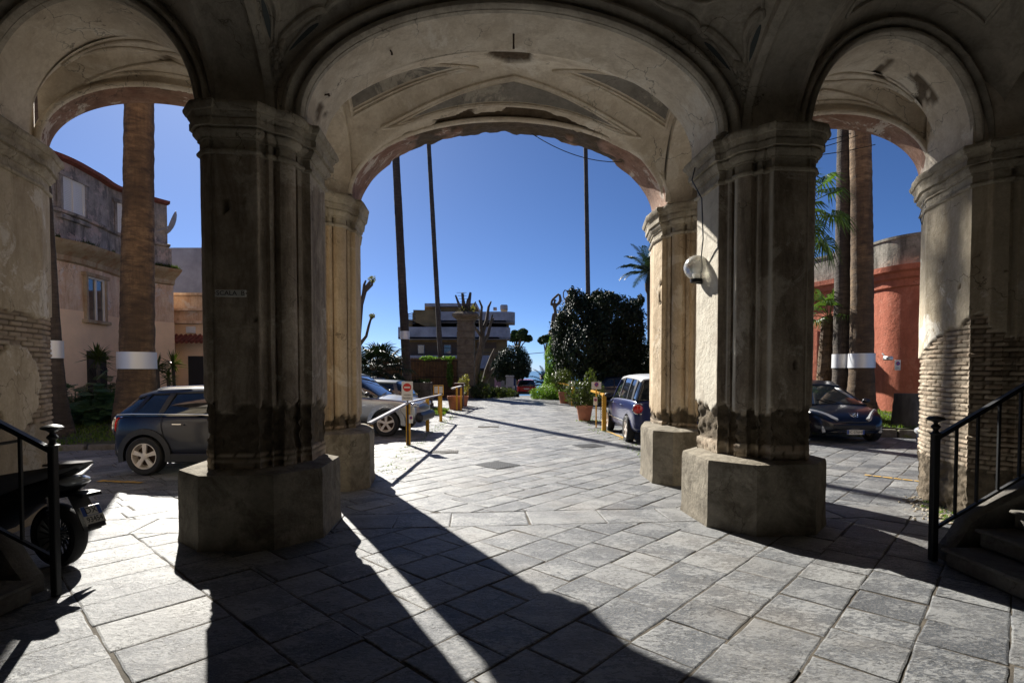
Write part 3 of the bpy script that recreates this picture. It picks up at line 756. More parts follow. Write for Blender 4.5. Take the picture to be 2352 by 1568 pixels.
def region(planes, wa, wb, longa=True):
    """running bond in the rotated frame, clipped to half planes (n, c): n.p <= c"""
    R = 60
    for r_ in range(-int(R / wb), int(R / wb)):
        x = -R + r3.uniform(0, wa); h0, h1 = r_ * wb, (r_ + 1) * wb; e1, e2 = (ea, eb) if longa else (eb, ea)
        while x < R:
            w = wa * r3.uniform(.85, 1.18); c = e1 * (x + w / 2) + e2 * ((h0 + h1) / 2)
            if all(n.dot(c) <= k + 1.0 for n, k in planes):
                P = [e1 * x + e2 * h0, e1 * (x + w) + e2 * h0, e1 * (x + w) + e2 * h1, e1 * x + e2 * h1]
                if (P[1] - P[0]).cross(P[2] - P[1]) < 0: P = P[::-1]
                for n, k in planes:
                    if P: P = clip(P, n, k)
                if len(P) > 2: slab(P)
            x += w
B4 = [(X_, 10), (-X_, 10), (-Y_, -1.2)]
region(B4 + [(NV, V0 + .63), (-ea, -CS)], .5, .46, True)
region(B4 + [(NV, V0 + .63), (ea, CS)], .47, .74, False)
# border band between the pillars
for rowv, hw in ((.94, .31),):
    x = -9.0
    while x < 9:
        w = r3.uniform(.6, .95); slab([W(x, rowv - hw).xy, W(x + w, rowv - hw).xy, W(x + w, rowv + hw).xy, W(x, rowv + hw).xy]); x += w
region([(X_, 13.5), (-X_, 13), (-NV, -V0 - 1.25), (Y_, 14.5)], .6, .36, True)
region([(X_, 4.8), (-X_, 4.8), (-Y_, -14.5), (Y_, 41)], .72, .38, True)
tag(obj('paving', mb, M['slab'], smooth=0), kind='structure')
# kerbs of the two lawns
M['kerb'] = plaster('mossy kerb stone', (.14, .12, .1), (.24, .22, .19), (.07, .06, .04), (.12, .14, .04), .6, .8, streak=False)
def kerb(pts, h, w=.16):
    mb = MB()
    for i in range(len(pts) - 1):
        a, b = Vector(pts[i]), Vector(pts[i + 1]); L = (b - a).length; k = max(1, round(L / .8))
        for j in range(k):
            p, q_ = a.lerp(b, j / k + .01), a.lerp(b, (j + 1) / k - .01); c = (p + q_) / 2; an = math.atan2(q_.y - p.y, q_.x - p.x)
            mb.box((0, 0, 0), ((q_ - p).length, w, h + .1 + r3.uniform(-.015, .015)), Matrix.Translation((c.x, c.y, h / 2 - .05)) @ Matrix.Rotation(an + r3.uniform(-.02, .02), 4, 'Z') @ Matrix.Rotation(r3.uniform(-.03, .03), 4, 'X'), bev=.02)
    return mb
tag(obj('lawn_kerb', kerb([(-13.2, 11.6), (-9.6, 12.2), (-6.2, 12.9), (-4.2, 14.4)], .12), M['kerb']), kind='structure')
tag(obj('lawn_kerb', kerb([(14, 13.8), (11.2, 14.2), (9.6, 15.0), (8.0, 15.6)], .2, .3), M['kerb']), kind='structure')
def lawn(poly, zf, nblade, seed):
    mb = MB(); r = random.Random(seed); xs = [p[0] for p in poly]; ys = [p[1] for p in poly]
    def inside(x, y):
        c = False
        for i in range(len(poly)):
            (x1, y1), (x2, y2) = poly[i - 1], poly[i]
            if (y1 > y) != (y2 > y) and x < (x2 - x1) * (y - y1) / (y2 - y1) + x1: c = not c
        return c
    s = .3; nx = int((max(xs) - min(xs)) / s) + 2; ny = int((max(ys) - min(ys)) / s) + 2
    for i in range(nx):
        for j in range(ny):
            x, y = min(xs) + i * s, min(ys) + j * s
            if inside(x + s / 2, y + s / 2):
                b = len(mb.v)
                for dx, dy in ((0, 0), (s, 0), (s, s), (0, s)): mb.v.append(Vector((x + dx, y + dy, zf(x + dx, y + dy))))
                mb.f.append([b, b + 1, b + 2, b + 3]); mb.m.append(0)
    k = 0
    while k < nblade:
        x, y = r.uniform(min(xs), max(xs)), r.uniform(min(ys), max(ys))
        if not inside(x, y) or fbm(x * .9, y * .9, seed, 3) < -.22: k += .3; continue
        z = zf(x, y); h = r.uniform(.04, .11); a = r.uniform(0, 6.28); w = .012; l = r.uniform(-.06, .06), r.uniform(-.06, .06)
        b = len(mb.v); mb.v += [Vector((x - w * cos(a), y - w * sin(a), z)), Vector((x + w * cos(a), y + w * sin(a), z)), Vector((x + l[0], y + l[1], z + h))]
        mb.f.append([b, b + 1, b + 2]); mb.m.append(1); k += 1
    return mb
M['lawn_soil'] = simple('mossy soil', (.045, .05, .02), .95, bump=.8, bs=20, var=.5, vs=3)
zl_ = lambda x, y: .1 + .12 * max(0, min(4, y - 12.2)) + .03 * nz(x, y, 0)
tag(obj('lawn', lawn([(-13.6, 11.7), (-9.6, 12.3), (-6.2, 13.0), (-4.2, 14.5), (-4.2, 21.5), (-13.6, 21.5)], zl_, 26000, 1), [M['lawn_soil'], M['grass']], smooth=0), kind='stuff', label='rough mossy lawn under the palm on the left', cat='grass')
zr_ = lambda x, y: .2 + .09 * max(0, min(4, y - 14.2)) + .04 * nz(x, y, 0)
tag(obj('lawn', lawn([(14, 13.9), (11.2, 14.3), (9.6, 15.1), (8.0, 15.7), (7.4, 21), (14, 21)], zr_, 22000, 2), [M['lawn_soil'], M['grass']], smooth=0), kind='stuff', label='sunlit grass bank beside the coral tower on the right', cat='grass')
zc_ = lambda x, y: .01
tag(obj('grass_patch', lawn([(-4.4, 21.5), (-2.7, 21.5), (-2.9, 25), (-5.4, 26)], zc_, 5000, 3), [M['lawn_soil'], M['grass']], smooth=0), kind='stuff', label='small green grass patch beside the barrier in the middle distance', cat='grass')
# weeds in the joints
mb = MB(); rw = random.Random(5)
def weed_at(mb, x, y, R, n, h=.05):
    for i in range(n):
        a = rw.uniform(0, 6.28); d = R * rw.random() ** .7; px, py = x + d * cos(a), y + d * sin(a); b = len(mb.v); w = rw.uniform(.008, .02); l = rw.uniform(.02, .06); a2 = rw.uniform(0, 6.28)
        z = .0; mb.v += [Vector((px - w * sin(a2), py + w * cos(a2), z)), Vector((px + w * sin(a2), py - w * cos(a2), z)), Vector((px + l * cos(a2), py + l * sin(a2), z + h * rw.random() + .005))]; mb.f.append([b, b + 1, b + 2]); mb.m.append(0)
for x, y, R, n in ((5.55, 6.95, .25, 90), (5.3, 6.55, .18, 60), (5.75, 7.3, .2, 50), (2.65, 16.2, .4, 60), (2.75, 19.2, .5, 160), (2.9, 21, .4, 60)): weed_at(mb, x, y, R, n)
for i in range(90): weed_at(mb, -2.3 - .012 * i * 0 + rw.gauss(0, .12), 9.5 + i * .17, .12, 6, .03)
for i in range(60): weed_at(mb, 2.75 + rw.gauss(0, .15), 10 + i * .18, .12, 5, .03)
tag(obj('weeds', mb, M['grass'], smooth=0), kind='stuff', label='green weeds growing in the paving joints', cat='weeds')
# debris along the pillar foot
mb = MB()
for i in range(260):
    a = rw.random(); x, y = lerp(5.15, 5.85, a) + rw.gauss(-.1, .12), lerp(6.2, 7.6, a) + rw.gauss(0, .1); s = rw.uniform(.006, .025)
    mb.ball((x, y, s * .4), (s, s * rw.uniform(.6, 1), s * .6), 5, 3)
tag(obj('rubble', mb, M['shaft_pale']), kind='stuff', label='crumbled plaster bits at the foot of the right outer pillar', cat='rubble')
# painted parking line remains
M['line'] = simple('worn yellow road paint', (.5, .3, .06), .8, var=.4, vs=8)
mb = MB()
for (x0, y0, x1, y1, w) in ((6.05, 9.25, 6.75, 8.55, .1), (2.75, 16.4, 3.05, 13.6, .12), (-6.7, 8.75, -5.9, 8.6, .14), (2.8, 14.2, 4.4, 13.1, .1)):
    a = Vector((x0, y0)); b = Vector((x1, y1)); n = Vector((-(b - a).y, (b - a).x)).normalized() * w / 2; L = (b - a).length; t = 0
    while t < 1:
        t2 = min(1, t + rw.uniform(.08, .2) ); p, q_ = a.lerp(b, t), a.lerp(b, t2 - .02); mb.add([(*(p - n * rw.uniform(.5, 1)), .012), (*(q_ - n * rw.uniform(.5, 1)), .012), (*(q_ + n * rw.uniform(.5, 1)), .012), (*(p + n * rw.uniform(.5, 1)), .012)], [(0, 1, 2, 3)]); t = t2
tag(obj('road_marking', mb, M['line'], smooth=0), kind='structure')
# drain grates and manholes
M['castiron'] = simple('cast iron', (.07, .072, .075), .55, .4, bump=.3, bs=50)
def grate(x, y, w, d, rot, lab, bars, cat='manhole cover'):
    t = thing('drain_grate' if bars else 'manhole_cover', lab, cat, (x, y, .006), rot)
    f = MB(); f.box((0, 0, .002), (w, d, .008)); obj('frame', f, M['dirt' if bars else 'castiron'], t)
    g = MB()
    if bars:
        n = int(w / .045)
        for i in range(n): g.box((-w / 2 + (i + .5) * w / n, 0, .0085), (.022, d * .9, .006))
        obj('grating', g, M['castiron'], t)
    else:
        for i in range(9):
            for j in range(9): g.box((-w * .45 + (i + .5) * w * .1, -d * .45 + (j + .5) * d * .1, .008), (.03, .03, .005))
        obj('tread_pattern', g, M['castiron'], t)
grate(-.27, 10.25, .6, .6, radians(45), 'square studded manhole cover lying diagonally in the road, nearest one', False)
grate(-1.5, 11.9, .62, .34, radians(3), 'slotted drain grate left of the road centre', True, 'drain grate')
grate(-.75, 17.2, .66, .34, radians(3), 'slotted drain grate in the road centre, farther one', True, 'drain grate')
grate(1.82, 12.85, .62, .5, radians(20), 'dark studded manhole cover near the right row of yellow posts', False)
# ------------------------------------------------------------------ stairs and railings
def stairs(sg, lab, x0, yf, yn, n, group=None):
    """steps climbing away sideways; rail on the far edge"""
    t = thing('staircase', lab, 'stairs', (x0, yf, 0))
    for k in range(n):
        mb = MB(); rise = .175; tread = .31; xa = sg * (k * tread); 
        mb.box((xa + sg * .6, (yn - yf) / 2 - .02, (k + .5) * rise), (1.2, yf - yn - .04, rise - .004), bev=.02)
        mb.box((xa + sg * .575, (yn - yf) / 2 - .02, (k + 1) * rise - .02), (1.23, yf - yn - .02, .035), bev=.014)
        obj('step', mb, M['step'], t)
    mb = MB(); N = 24; ring = []
    for k in range(N + 1):
        f = k / N; x = sg * lerp(.12, n * .31, f); zt = .12 + .18 * sstep(0, .1, f) + f * (n * .175 - .1)
        ring.append([(x, .02, -.03), (x, .02, zt), (x, .06, zt + .03), (x, .17, zt + .03), (x, .2, zt), (x, .2, -.03)])
    for r_ in ring:
        for i, p in enumerate(r_): r_[i] = (p[0], p[1] + .012 * fbm(p[0] * 5, p[2] * 5, 3), p[2] + .02 * fbm(p[0] * 4, 1, 8) * (p[2] > 0))
    mb.loft(ring); obj('stringer', mb, M['step'], t)
    return t
stairs(-1, 'dark worn stone stairs climbing to the left in the lower left corner', -3.72, 4.2, 1.2, 7)
stairs(1, 'dark worn stone stairs climbing to the right in the lower right corner', 3.98, 4.98, 1.4, 7)
def railing(sg, lab, x0, y0, sl, cx, post=.034, n=9, gap=.26):
    t = thing('stair_railing', lab, 'railing', (x0, y0, 0), 0, 'iron railings of the two staircases')
    mb = MB(); mb.box((0, 0, .6), (post * 2, post * 2, 1.2), bev=.006)
    obj('newel_post', mb, M['iron'], t)
    mb = MB(); mb.lathe([(.0, 0), (.045, .0), (.05, .012), (.03, .022), (.022, .035), (.022, .05), (.034, .062), (.04, .075), (.03, .09), (.018, .1), (.018, .112), (.04, .128), (.072, .14), (.076, .152), (.06, .166), (.02, .176), (0, .178)], 18, (0, 0, 1.195))
    obj('finial', mb, M['iron'], t)
    L = gap * n
    def ln(z0, hw, hh):
        mb = MB(); dz = sl * L
        ring = []
        for f in (0, 1): ring.append([(sg * f * L, -hw, z0 + f * dz - hh), (sg * f * L, hw, z0 + f * dz - hh), (sg * f * L, hw * .8, z0 + f * dz + hh), (sg * f * L, -hw * .8, z0 + f * dz + hh)])
        mb.loft(ring); return mb
    obj('handrail', ln(1.16, .03, .02), M['iron'], t); obj('bottom_rail', ln(.3, .02, .012), M['iron'], t)
    for k in range(1, n + 1):
        mb = MB(); x = sg * k * gap * .995; z = sl * k * gap
        mb.box((x, 0, (.3 + 1.16) / 2 + z), (.024, .024, .83), bev=.003); obj('baluster', mb, M['iron'], t)
    return t
railing(-1, 'black iron stair railing with knobbed newel in front of the scooter', -3.65, 4.29, .53, 0, .027)
railing(1, 'black iron stair railing with knobbed newel in front of bare bricks', 3.99, 5.09, .6, 0, .03, 9, .2)
# ------------------------------------------------------------------ globe lamp
t = thing('wall_lamp', 'smoky glass globe wall lamp on a black bracket on the right pillar', 'lamp', (2.36, 6.92, 2.93))
mb = MB(); mb.ball((-.02, 0, .17), .155, 24, 16); g = obj('globe', mb, None or simple('smoked globe glass', (.86, .85, .8), .22, trans=.72), t, smooth=180)
mb = MB(); mb.lathe([(0, -.02), (.07, -.02), (.075, 0), (.075, .025), (.06, .03), (0, .03)], 18, (-.02, 0, 0)); mb.tube([(-.02, 0, -.01), (.1, -.01, -.02), (.17, -.02, -.05)], [.025, .03, .04], 8); mb.box((.165, -.02, -.05), (.03, .09, .16), bev=.005)
obj('bracket', mb, M['black_plastic'], t)
mb = MB(); mb.lathe([(0, .03), (.03, .03), (.033, .11), (.02, .115)], 12, (-.02, 0, 0))
for k in range(4): 
    P = [(-.02 + .024 * cos(a * .5 + k * 1.57), .024 * sin(a * .5 + k * 1.57), .12 + .012 * a) for a in range(10)]
    mb.tube(P, .006, 5)
obj('bulb', mb, M['white_paint'], t)
# staircase sign
t = thing('staircase_sign', 'small enamel sign reading SCALA B high on the dark left pillar', 'sign', (-2.82, 5.46, 2.57), TH)
mb = MB(); mb.box((0, 0, 0), (.3, .012, .07), bev=.002); obj('plate', mb, M['white_paint'], t)
text_part('lettering', 'SCALA  B', .062, M['ink'], t, Matrix.Translation((0, -.0075, 0)) @ Matrix.Rotation(pi / 2, 4, 'X'), .001, sx=1.08)
for s in (-1, 1): mb = MB(); mb.ball((s * .148, .0, 0), .008, 6, 4); obj('nail', mb, M['rust'], t)
# iron hooks in the central arch, cables
def hook(p, d, lab):
    mb = MB(); p = Vector(p); d = Vector(d); mb.tube([p, p + d * .7, p + d, p + d + Vector((0, 0, -.02))], [.012, .01, .012, .014], 6)
    o = obj('iron_hook', mb, M['rust'], base=tuple(p)); tag(o, lab, 'hook', 'iron hooks left in the arch plaster')
cz = ZS + R0
hook(W(.02, .9, cz), (.0, .02, -.14), 'rusty iron hook hanging at the top of the central arch')
hook(W(-1.42, .86, ZS + R0 * sqrt(1 - (1.43 / 2.35) ** 2)), (.03, -.02, -.06), 'short rusty hook high on the left of the central arch')
hook(W(-2.2, .8, ZS + R0 * sqrt(1 - (2.22 / 2.35) ** 2)), (.11, -.01, .01), 'rusty peg sticking out low on the left of the central arch')
def cable(pts, r, lab, name='cable', n=14, mat='iron'):
    mb = MB(); P = []
    for i in range(len(pts) - 1):
        a, b = Vector(pts[i][:3]), Vector(pts[i + 1][:3]); sag = pts[i][3] if len(pts[i]) > 3 else 0
        for k in range(n): f = k / n; p = a.lerp(b, f); p.z -= 4 * sag * f * (1 - f); P.append(p)
    P.append(Vector(pts[-1][:3])); mb.tube(P, r, 5)
    return tag(obj(name, mb, M[mat], base=tuple(P[0])), lab, 'cable')
cable([(XD(1220, 9.2), 9.2, ZD(314, 9.2), .13), (XD(1425, 9.3), 9.3, ZD(378, 9.3))], .007, 'thin black cable drooping under the central arch')
cable([(*W(2.33, 1.1, 4.45)[:2], 4.35), (*W(2.3, 1.12)[:2], 4.2), (*W(2.335, .9)[:2], 3.9), (*W(2.335, .85)[:2], 3.4), (2.36 + .03, 6.95, 3.02)], .008, 'black cable running down the right pillar to the globe lamp', n=3)
for k, (a, b) in enumerate((((1868, 335, 8.6), (1935, 318, 8.0)), ((1890, 345, 8.0), (1950, 322, 8.2)), ((1893, 358, 7.8), (1990, 343, 8.0)))):
    cable([(XD(a[0] - 40, a[2]), a[2], ZD(a[1] + 6, a[2]), .02), (XD(b[0] + 10, b[2]), b[2], ZD(b[1] - 4, b[2]))], .006, ('upper black cable crossing the right arch', 'middle black cable rising across the right arch', 'lowest black cable crossing the right arch in front of the palms')[k])
cable([(XD(2117, 7.6), 7.6, ZD(400, 7.6)), (XD(2112, 7.6), 7.6, ZD(470, 7.6)), (XD(2104, 7.6), 7.6, ZD(500, 7.6)), (XD(2110, 7.6), 7.6, ZD(520, 7.6)), (XD(2118, 7.6), 7.6, ZD(470, 7.6))], .006, 'looped loose cable hanging beside the right outer pillar', n=4)
# ------------------------------------------------------------------ vehicles (local frame: +X forwards, origin on the ground)
def paint(name, col, metal=.5, rough=.28):
    m, nt, b = new_mat(name); t = NT(nt)
    b.inputs['Base Color'].default_value = (*col, 1); b.inputs['Metallic'].default_value = metal; b.inputs['Roughness'].default_value = rough
    b.inputs['Coat Weight'].default_value = .35; b.inputs['Coat Roughness'].default_value = .06
    return m
def body_mesh(st, cut):
    mb = MB(); rings = []
    for (x, zb, zt, hw) in st:
        h = zt - zb
        half = [(hw * .8, zb), (hw * .95, zb + .04), (hw * .99, zb + .16), (hw, zb + h * .45), (hw * 1.0, zb + h * .68), (hw * .975, zt - h * .12), (hw * .93, zt - h * .03), (hw * .8, zt), (hw * .4, zt + .025)]
        ring = [(x, 0, zb)] + [(x, y, z) for y, z in half] + [(x, 0, zt + .035)] + [(x, -y, z) for y, z in reversed(half)]
        rings.append(ring)
    mb.loft(rings); o = obj('body', mb, M['iron'], smooth=0)
    s = o.modifiers.new('s', 'SUBSURF'); s.levels = 2; s.render_levels = 2
    cuts = []
    for (x, z, r, y) in cut:
        c = MB(); c.tube([(x, y - .28, z), (x, y + .28, z)], r, 28); co = obj('cut', c, M['iron'], smooth=0); cuts.append(co)
        b = o.modifiers.new('b', 'BOOLEAN'); b.operation = 'DIFFERENCE'; b.object = co; b.solver = 'EXACT'
    apply_mods(o)
    for c in cuts: bpy.data.objects.remove(c)
    me = o.data; bpy.data.objects.remove(o); me.materials.clear()
    me.polygons.foreach_set('use_smooth', [True] * len(me.polygons)); me.set_sharp_from_angle(angle=radians(38))
    return me
def put(name, me, mat, parent):
    o = bpy.data.objects.new(name, me); me.name = name; me.materials.append(mat); COL.objects.link(o); o.parent = parent; return o
def wheel(parent, x, y, r, w, spokes, rim_mat, twin=False):
    s = 1 if y > 0 else -1; mb = MB(); X = Matrix.Translation((x, y, r)) @ Matrix.Rotation(-s * pi / 2, 4, 'X')
    R = r * .66
    mb.lathe([(R, -w * .45), (r * .9, -w * .5), (r * .97, -w * .42), (r, -w * .25), (r, w * .25), (r * .97, w * .42), (r * .9, w * .5), (R + .01, w * .46), (R, w * .38)], 36, M=X)
    wh = obj('wheel', mb, M['black_rubber'], parent, smooth=30)
    mb = MB(); mb.lathe([(R, -w * .3), (R * 1.02, w * .3), (R * 1.04, w * .42), (R * .96, w * .42), (R * .93, w * .3), (R * .92, -w * .1), (R * .5, -w * .1)], 36, M=X)
    # caps of the lathe close at the hub: dark disc behind the spokes comes from the brake disc
    for k in range(spokes):
        for dd in ((-.1, .1) if twin else (0,)):
            a = 2 * pi * k / spokes + dd + .3; rr = [(.04, .028 if not twin else .014, .36), (R * .5, .03 if not twin else .013, .38), (R * .97, .042 if not twin else .016, .36)]
            ring = []
            for q_, hw, z in rr:
                ring.append([(q_ * cos(a) - hw * sin(a), q_ * sin(a) + hw * cos(a), w * z), (q_ * cos(a) + hw * sin(a), q_ * sin(a) - hw * cos(a), w * z), (q_ * cos(a) + hw * sin(a), q_ * sin(a) - hw * cos(a), w * (z - .15)), (q_ * cos(a) - hw * sin(a), q_ * sin(a) + hw * cos(a), w * (z - .15))])
            mb.loft(ring, M=X)
    mb.lathe([(0, w * .2), (.06, w * .25), (.06, w * .38), (.03, w * .42), (0, w * .42)], 16, M=X)
    obj('rim', mb, rim_mat, wh, smooth=30)
    mb = MB(); mb.lathe([(0, -.02), (R * .8, -.02), (R * .8, 0), (0, 0)], 20, M=X); obj('brake_disc', mb, M['rust'], wh)
    return wh
def cabin(parent, st, pillars, paintm, roofm, k0, k1, roofz=.02):
    """st: (x, z_low, z_top, hw_low, hw_top); roof between stations k0..k1"""
    mb = MB(); rings = []
    for (x, zl, zt, wl, wt) in st:
        h = zt - zl
        half = [(wl, zl - .03), (wl * .995, zl + h * .05), (lerp(wl, wt, .55), zl + h * .5), (wt, zt - min(.07, h * .3)), (wt * .9, zt - min(.02, h * .1)), (wt * .5, zt + .008 * min(1, h * 4))]
        rings.append([(x, y, z) for y, z in half] + [(x, 0, zt + .015 * min(1, h * 4))] + [(x, -y, z) for y, z in reversed(half)])
    mb.loft(rings, True, True); obj('windows', mb, M['glass_car'], parent, smooth=50)
    mb = MB(); rings = []
    for (x, zl, zt, wl, wt) in st[k0:k1 + 1]:
        half = [(wt + .012, zt - .075), (wt + .016, zt - .05), (wt * .93, zt + .002), (wt * .5, zt + .03)]
        rings.append([(x, y, z) for y, z in half] + [(x, 0, zt + .038)] + [(x, -y, z) for y, z in reversed(half)])
    x0, x1 = rings[0][0][0], rings[-1][0][0]
    mb.loft(rings, True, True); obj('roof', mb, roofm, parent, smooth=50)
    def at(x):
        for a, b in zip(st, st[1:]):
            lo, hi = min(a[0], b[0]), max(a[0], b[0])
            if lo <= x <= hi and hi > lo: f = (x - a[0]) / (b[0] - a[0]); return [lerp(a[i], b[i], f) for i in range(5)]
        return st[-1] if x < st[-1][0] else st[0]
    for (xl, xt, wd, pm) in pillars:
        for s in (-1, 1):
            mb = MB(); P = []; a = at(xl); b = at(xt)
            for k in range(7):
                f = k / 6; c0 = lerp(a[1] - .02, b[2] - .05, f); y = lerp(a[3], b[4], f) + .012 + .012 * sin(pi * f)
                P.append((lerp(xl, xt, f), s * y, c0))
            ring = [[(p[0] - wd, p[1] - s * .03, p[2]), (p[0] + wd, p[1] - s * .03, p[2]), (p[0] + wd, p[1], p[2]), (p[0] - wd, p[1], p[2])] for p in P]
            mb.loft(ring); obj('window_pillar', mb, pm, parent, smooth=60)
def lens(parent, name, c, r, mat, rot=0):
    mb = MB(); mb.ball((0, 0, 0), r, 14, 9, Matrix.Translation(c) @ Matrix.Rotation(rot, 4, 'Z')); return obj(name, mb, mat, parent, smooth=180)
def plate(parent, body, M4, w=.5, h=.11, size=.085, two=None):
    mb = MB(); mb.box((0, 0, 0), (w, h, .012), M4); p = obj('number_plate', mb, M['sign_white'], parent)
    mb = MB()
    for s in (-1, 1): mb.box((s * (w / 2 - .02), 0, .0075), (.038, h * .96, .003), M4)
    obj('plate_band', mb, M['sign_blue'], p)
    text_part('lettering', body, size, M['ink'], p, M4 @ Matrix.Translation((0, 0, .0085)), .001, sx=.92)
    return p
def mirrors(t, x, y, z, mat):
    for s in (-1, 1):
        mb = MB(); mb.ball((x, s * (y + .1), z), (.06, .1, .065), 12, 8); mb.tube([(x, s * (y - .04), z - .03), (x, s * (y + .05), z - .01)], .02, 6); obj('wing_mirror', mb, mat, t, smooth=180)
def line_part(t, name, pts, r, mat, flat=1.0): mb = MB(); mb.tube(pts, r, 6, flat=flat); return obj(name, mb, mat, t)
# -- small dark blue hatchback, seen from its right side
def place(lx, ly, z, rot): return (lx, ly, z), rot
P_blue = paint('dark blue car paint', (.003, .006, .02), .1); P_navy = paint('black blue car paint', (.003, .005, .014), .1); P_white = paint('white car paint', (.6, .62, .64), 0, .3)
P_silver = paint('silver car paint', (.42, .43, .44), .8, .3); P_grey = paint('grey car paint', (.12, .13, .14), .7, .3); P_red = paint('red car paint', (.42, .008, .012), .2, .25); P_blu2 = paint('royal blue car paint', (.002, .011, .085), .05, .3)
t = thing('parked_car', 'dark blue compact car parked side on between the left pillars', 'car', (-5.03, 10.08, 0), radians(-3))
me = body_mesh([(-1.86, .38, .86, .7), (-1.84, .3, .95, .8), (-1.7, .24, 1.03, .87), (-1.2, .24, 1.05, .89), (0, .24, 1.03, .895), (.9, .24, .99, .89), (1.35, .24, .95, .87), (1.8, .28, .86, .8), (1.98, .36, .7, .68)], [(sx, .33, .38, sy) for sx in (-1.22, 1.33) for sy in (-.86, .86)])
put('body', me, P_blue, t)
cabin(t, [(-1.8, 1.02, 1.05, .76, .72), (-1.66, 1.03, 1.24, .79, .67), (-1.5, 1.04, 1.37, .8, .63), (-1.25, 1.04, 1.44, .82, .62), (-.4, 1.04, 1.48, .83, .63), (.4, 1.03, 1.46, .83, .63), (.62, 1.02, 1.39, .82, .62), (1.08, 1.0, 1.03, .78, .7)], [(-1.48, -1.28, .035, P_blue), (-.98, -.86, .05, M['black_plastic']), (.05, -.02, .035, M['black_plastic']), (.86, .55, .03, P_blue)], P_blue, P_blue, 2, 5)
for sx in (-1.22, 1.33):
    for sy in (-.83, .83): wheel(t, sx, sy, .33, .21, 5, M['alloy'])
for sx in (-1.22, 1.33):
    for s in (-1, 1):
        mb = MB(); ring = []
        for k in range(17):
            a = radians(-14) + radians(208) * k / 16; ring.append([(sx + q_ * cos(a), s * y, .33 + q_ * sin(a)) for q_, y in ((.375, .85), (.375, .915), (.47, .912), (.475, .87))])
        mb.loft(ring); obj('wheel_arch_trim', mb, M['black_plastic'], t)
mb = MB()
for s in (-1, 1): mb = MB(); mb.box((.05, s * .885, .3), (1.75, .05, .16), bev=.02); obj('side_sill', mb, M['black_plastic'], t)
mb = MB(); mb.box((-1.86, 0, .42), (.16, 1.45, .3), bev=.06); obj('rear_bumper', mb, M['black_plastic'], t)
for s in (-1, 1):
    line_part(t, 'chrome_strip', [(-1.78, s * .79, 1.03), (-1.5, s * .835, 1.045), (-.5, s * .85, 1.045), (.6, s * .85, 1.03), (1.0, s * .8, 1.0)], .012, M['chrome'])
    mb = MB(); mb.ball((-1.83, s * .7, .82), (.08, .13, .17), 12, 8); mb2 = obj('tail_light', mb, M['red_lens'], t)
    mb = MB(); mb.ball((-1.835, s * .7, .82), (.045, .15, .2), 12, 8); obj('tail_light_ring', mb, M['chrome'], t)
    lens(t, 'headlight', (1.83, s * .58, .76), (.1, .15, .13), M['glass_lens'])
    for x in (-.62, .25): line_part(t, 'door_handle', [(x - .1, s * .9, .87), (x - .08, s * .925, .88), (x + .08, s * .925, .88), (x + .1, s * .9, .87)], .013, M['chrome'])
    line_part(t, 'roof_rail', [(-1.2, s * .56, 1.46), (-1.1, s * .56, 1.495), (-.4, s * .57, 1.525), (.3, s * .56, 1.5), (.4, s * .56, 1.47)], .014, M['chrome'])
    for x in (-.93, .02): line_part(t, 'door_gap', [(x, s * .868, 1.02), (x, s * .893, .85), (x + (.06 if x < -.5 else 0), s * .898, .6), (x + (.1 if x < -.5 else 0), s * .893, .36)], .005, M['ink'])
mirrors(t, .75, .84, 1.08, P_blue)
# -- black hatchback facing the camera
t = thing('parked_car', 'black blue hatchback facing the arch, parked in front of the twin palm trunks', 'car', (8.42, 15.15, 0), radians(-94))
me = body_mesh([(-2.1, .4, .9, .72), (-1.95, .28, .98, .85), (-1.3, .22, 1.0, .9), (0, .22, .98, .905), (.7, .22, .96, .9), (1.2, .22, .9, .89), (1.65, .22, .79, .86), (1.95, .25, .66, .76), (2.08, .3, .52, .6), (2.12, .34, .46, .45)], [(sx, .32, .36, sy) for sx in (-1.3, 1.3) for sy in (-.88, .88)])
put('body', me, P_navy, t)
cabin(t, [(-2.0, .98, 1.02, .76, .7), (-1.85, 1.0, 1.25, .8, .64), (-1.6, 1.0, 1.42, .82, .62), (-.8, 1.0, 1.5, .84, .62), (-.1, .99, 1.48, .84, .61), (.25, .98, 1.38, .84, .6), (.75, .96, 1.17, .82, .66), (1.2, .92, .935, .78, .72)], [(-1.7, -1.4, .06, P_navy), (-.35, -.4, .04, M['black_plastic']), (1.1, .1, .035, P_navy)], P_navy, P_navy, 2, 5)
for sx in (-1.3, 1.3):
    for sy in (-.84, .84): wheel(t, sx, sy, .32, .21, 5, M['alloy'])
for s in (-1, 1):
    mb = MB()      # long swept-back headlight
    ring = []
    for f in range(9):
        q_ = f / 8; x = lerp(2.03, 1.42, q_); y = lerp(.36, .84, q_) ; z = lerp(.6, .8, q_); h = .008 + .075 * sin(pi * min(1, q_ * .8 + .12)); xo = .02
        ring.append([(x + .02 + xo * 0, s * (y + .01), z + h), (x + .055, s * (y + .03), z), (x + .03, s * (y + .015), z - h), (x - .1, s * (y - .12), z)])
    mb.loft(ring); obj('headlight', mb, M['glass_lens'], t)
    mb = MB(); mb.box((1.98, s * .66, .36), (.06, .09, .17), Matrix.Rotation(s * .0, 4, 'Z'), bev=.02); obj('fog_light', mb, M['glass_lens'], t)
mirrors(t, .85, .86, 1.0, P_navy)
mb = MB()
for k in range(5): mb.tube([(1.92 + .2 * cos(a), .62 * sin(a) / sin(1.1) * .9, .3 + .03 * k) for a in [radians(-63 + 14 * i) for i in range(10)]], .006, 5)
obj('lower_grille', mb, M['chrome'], t)
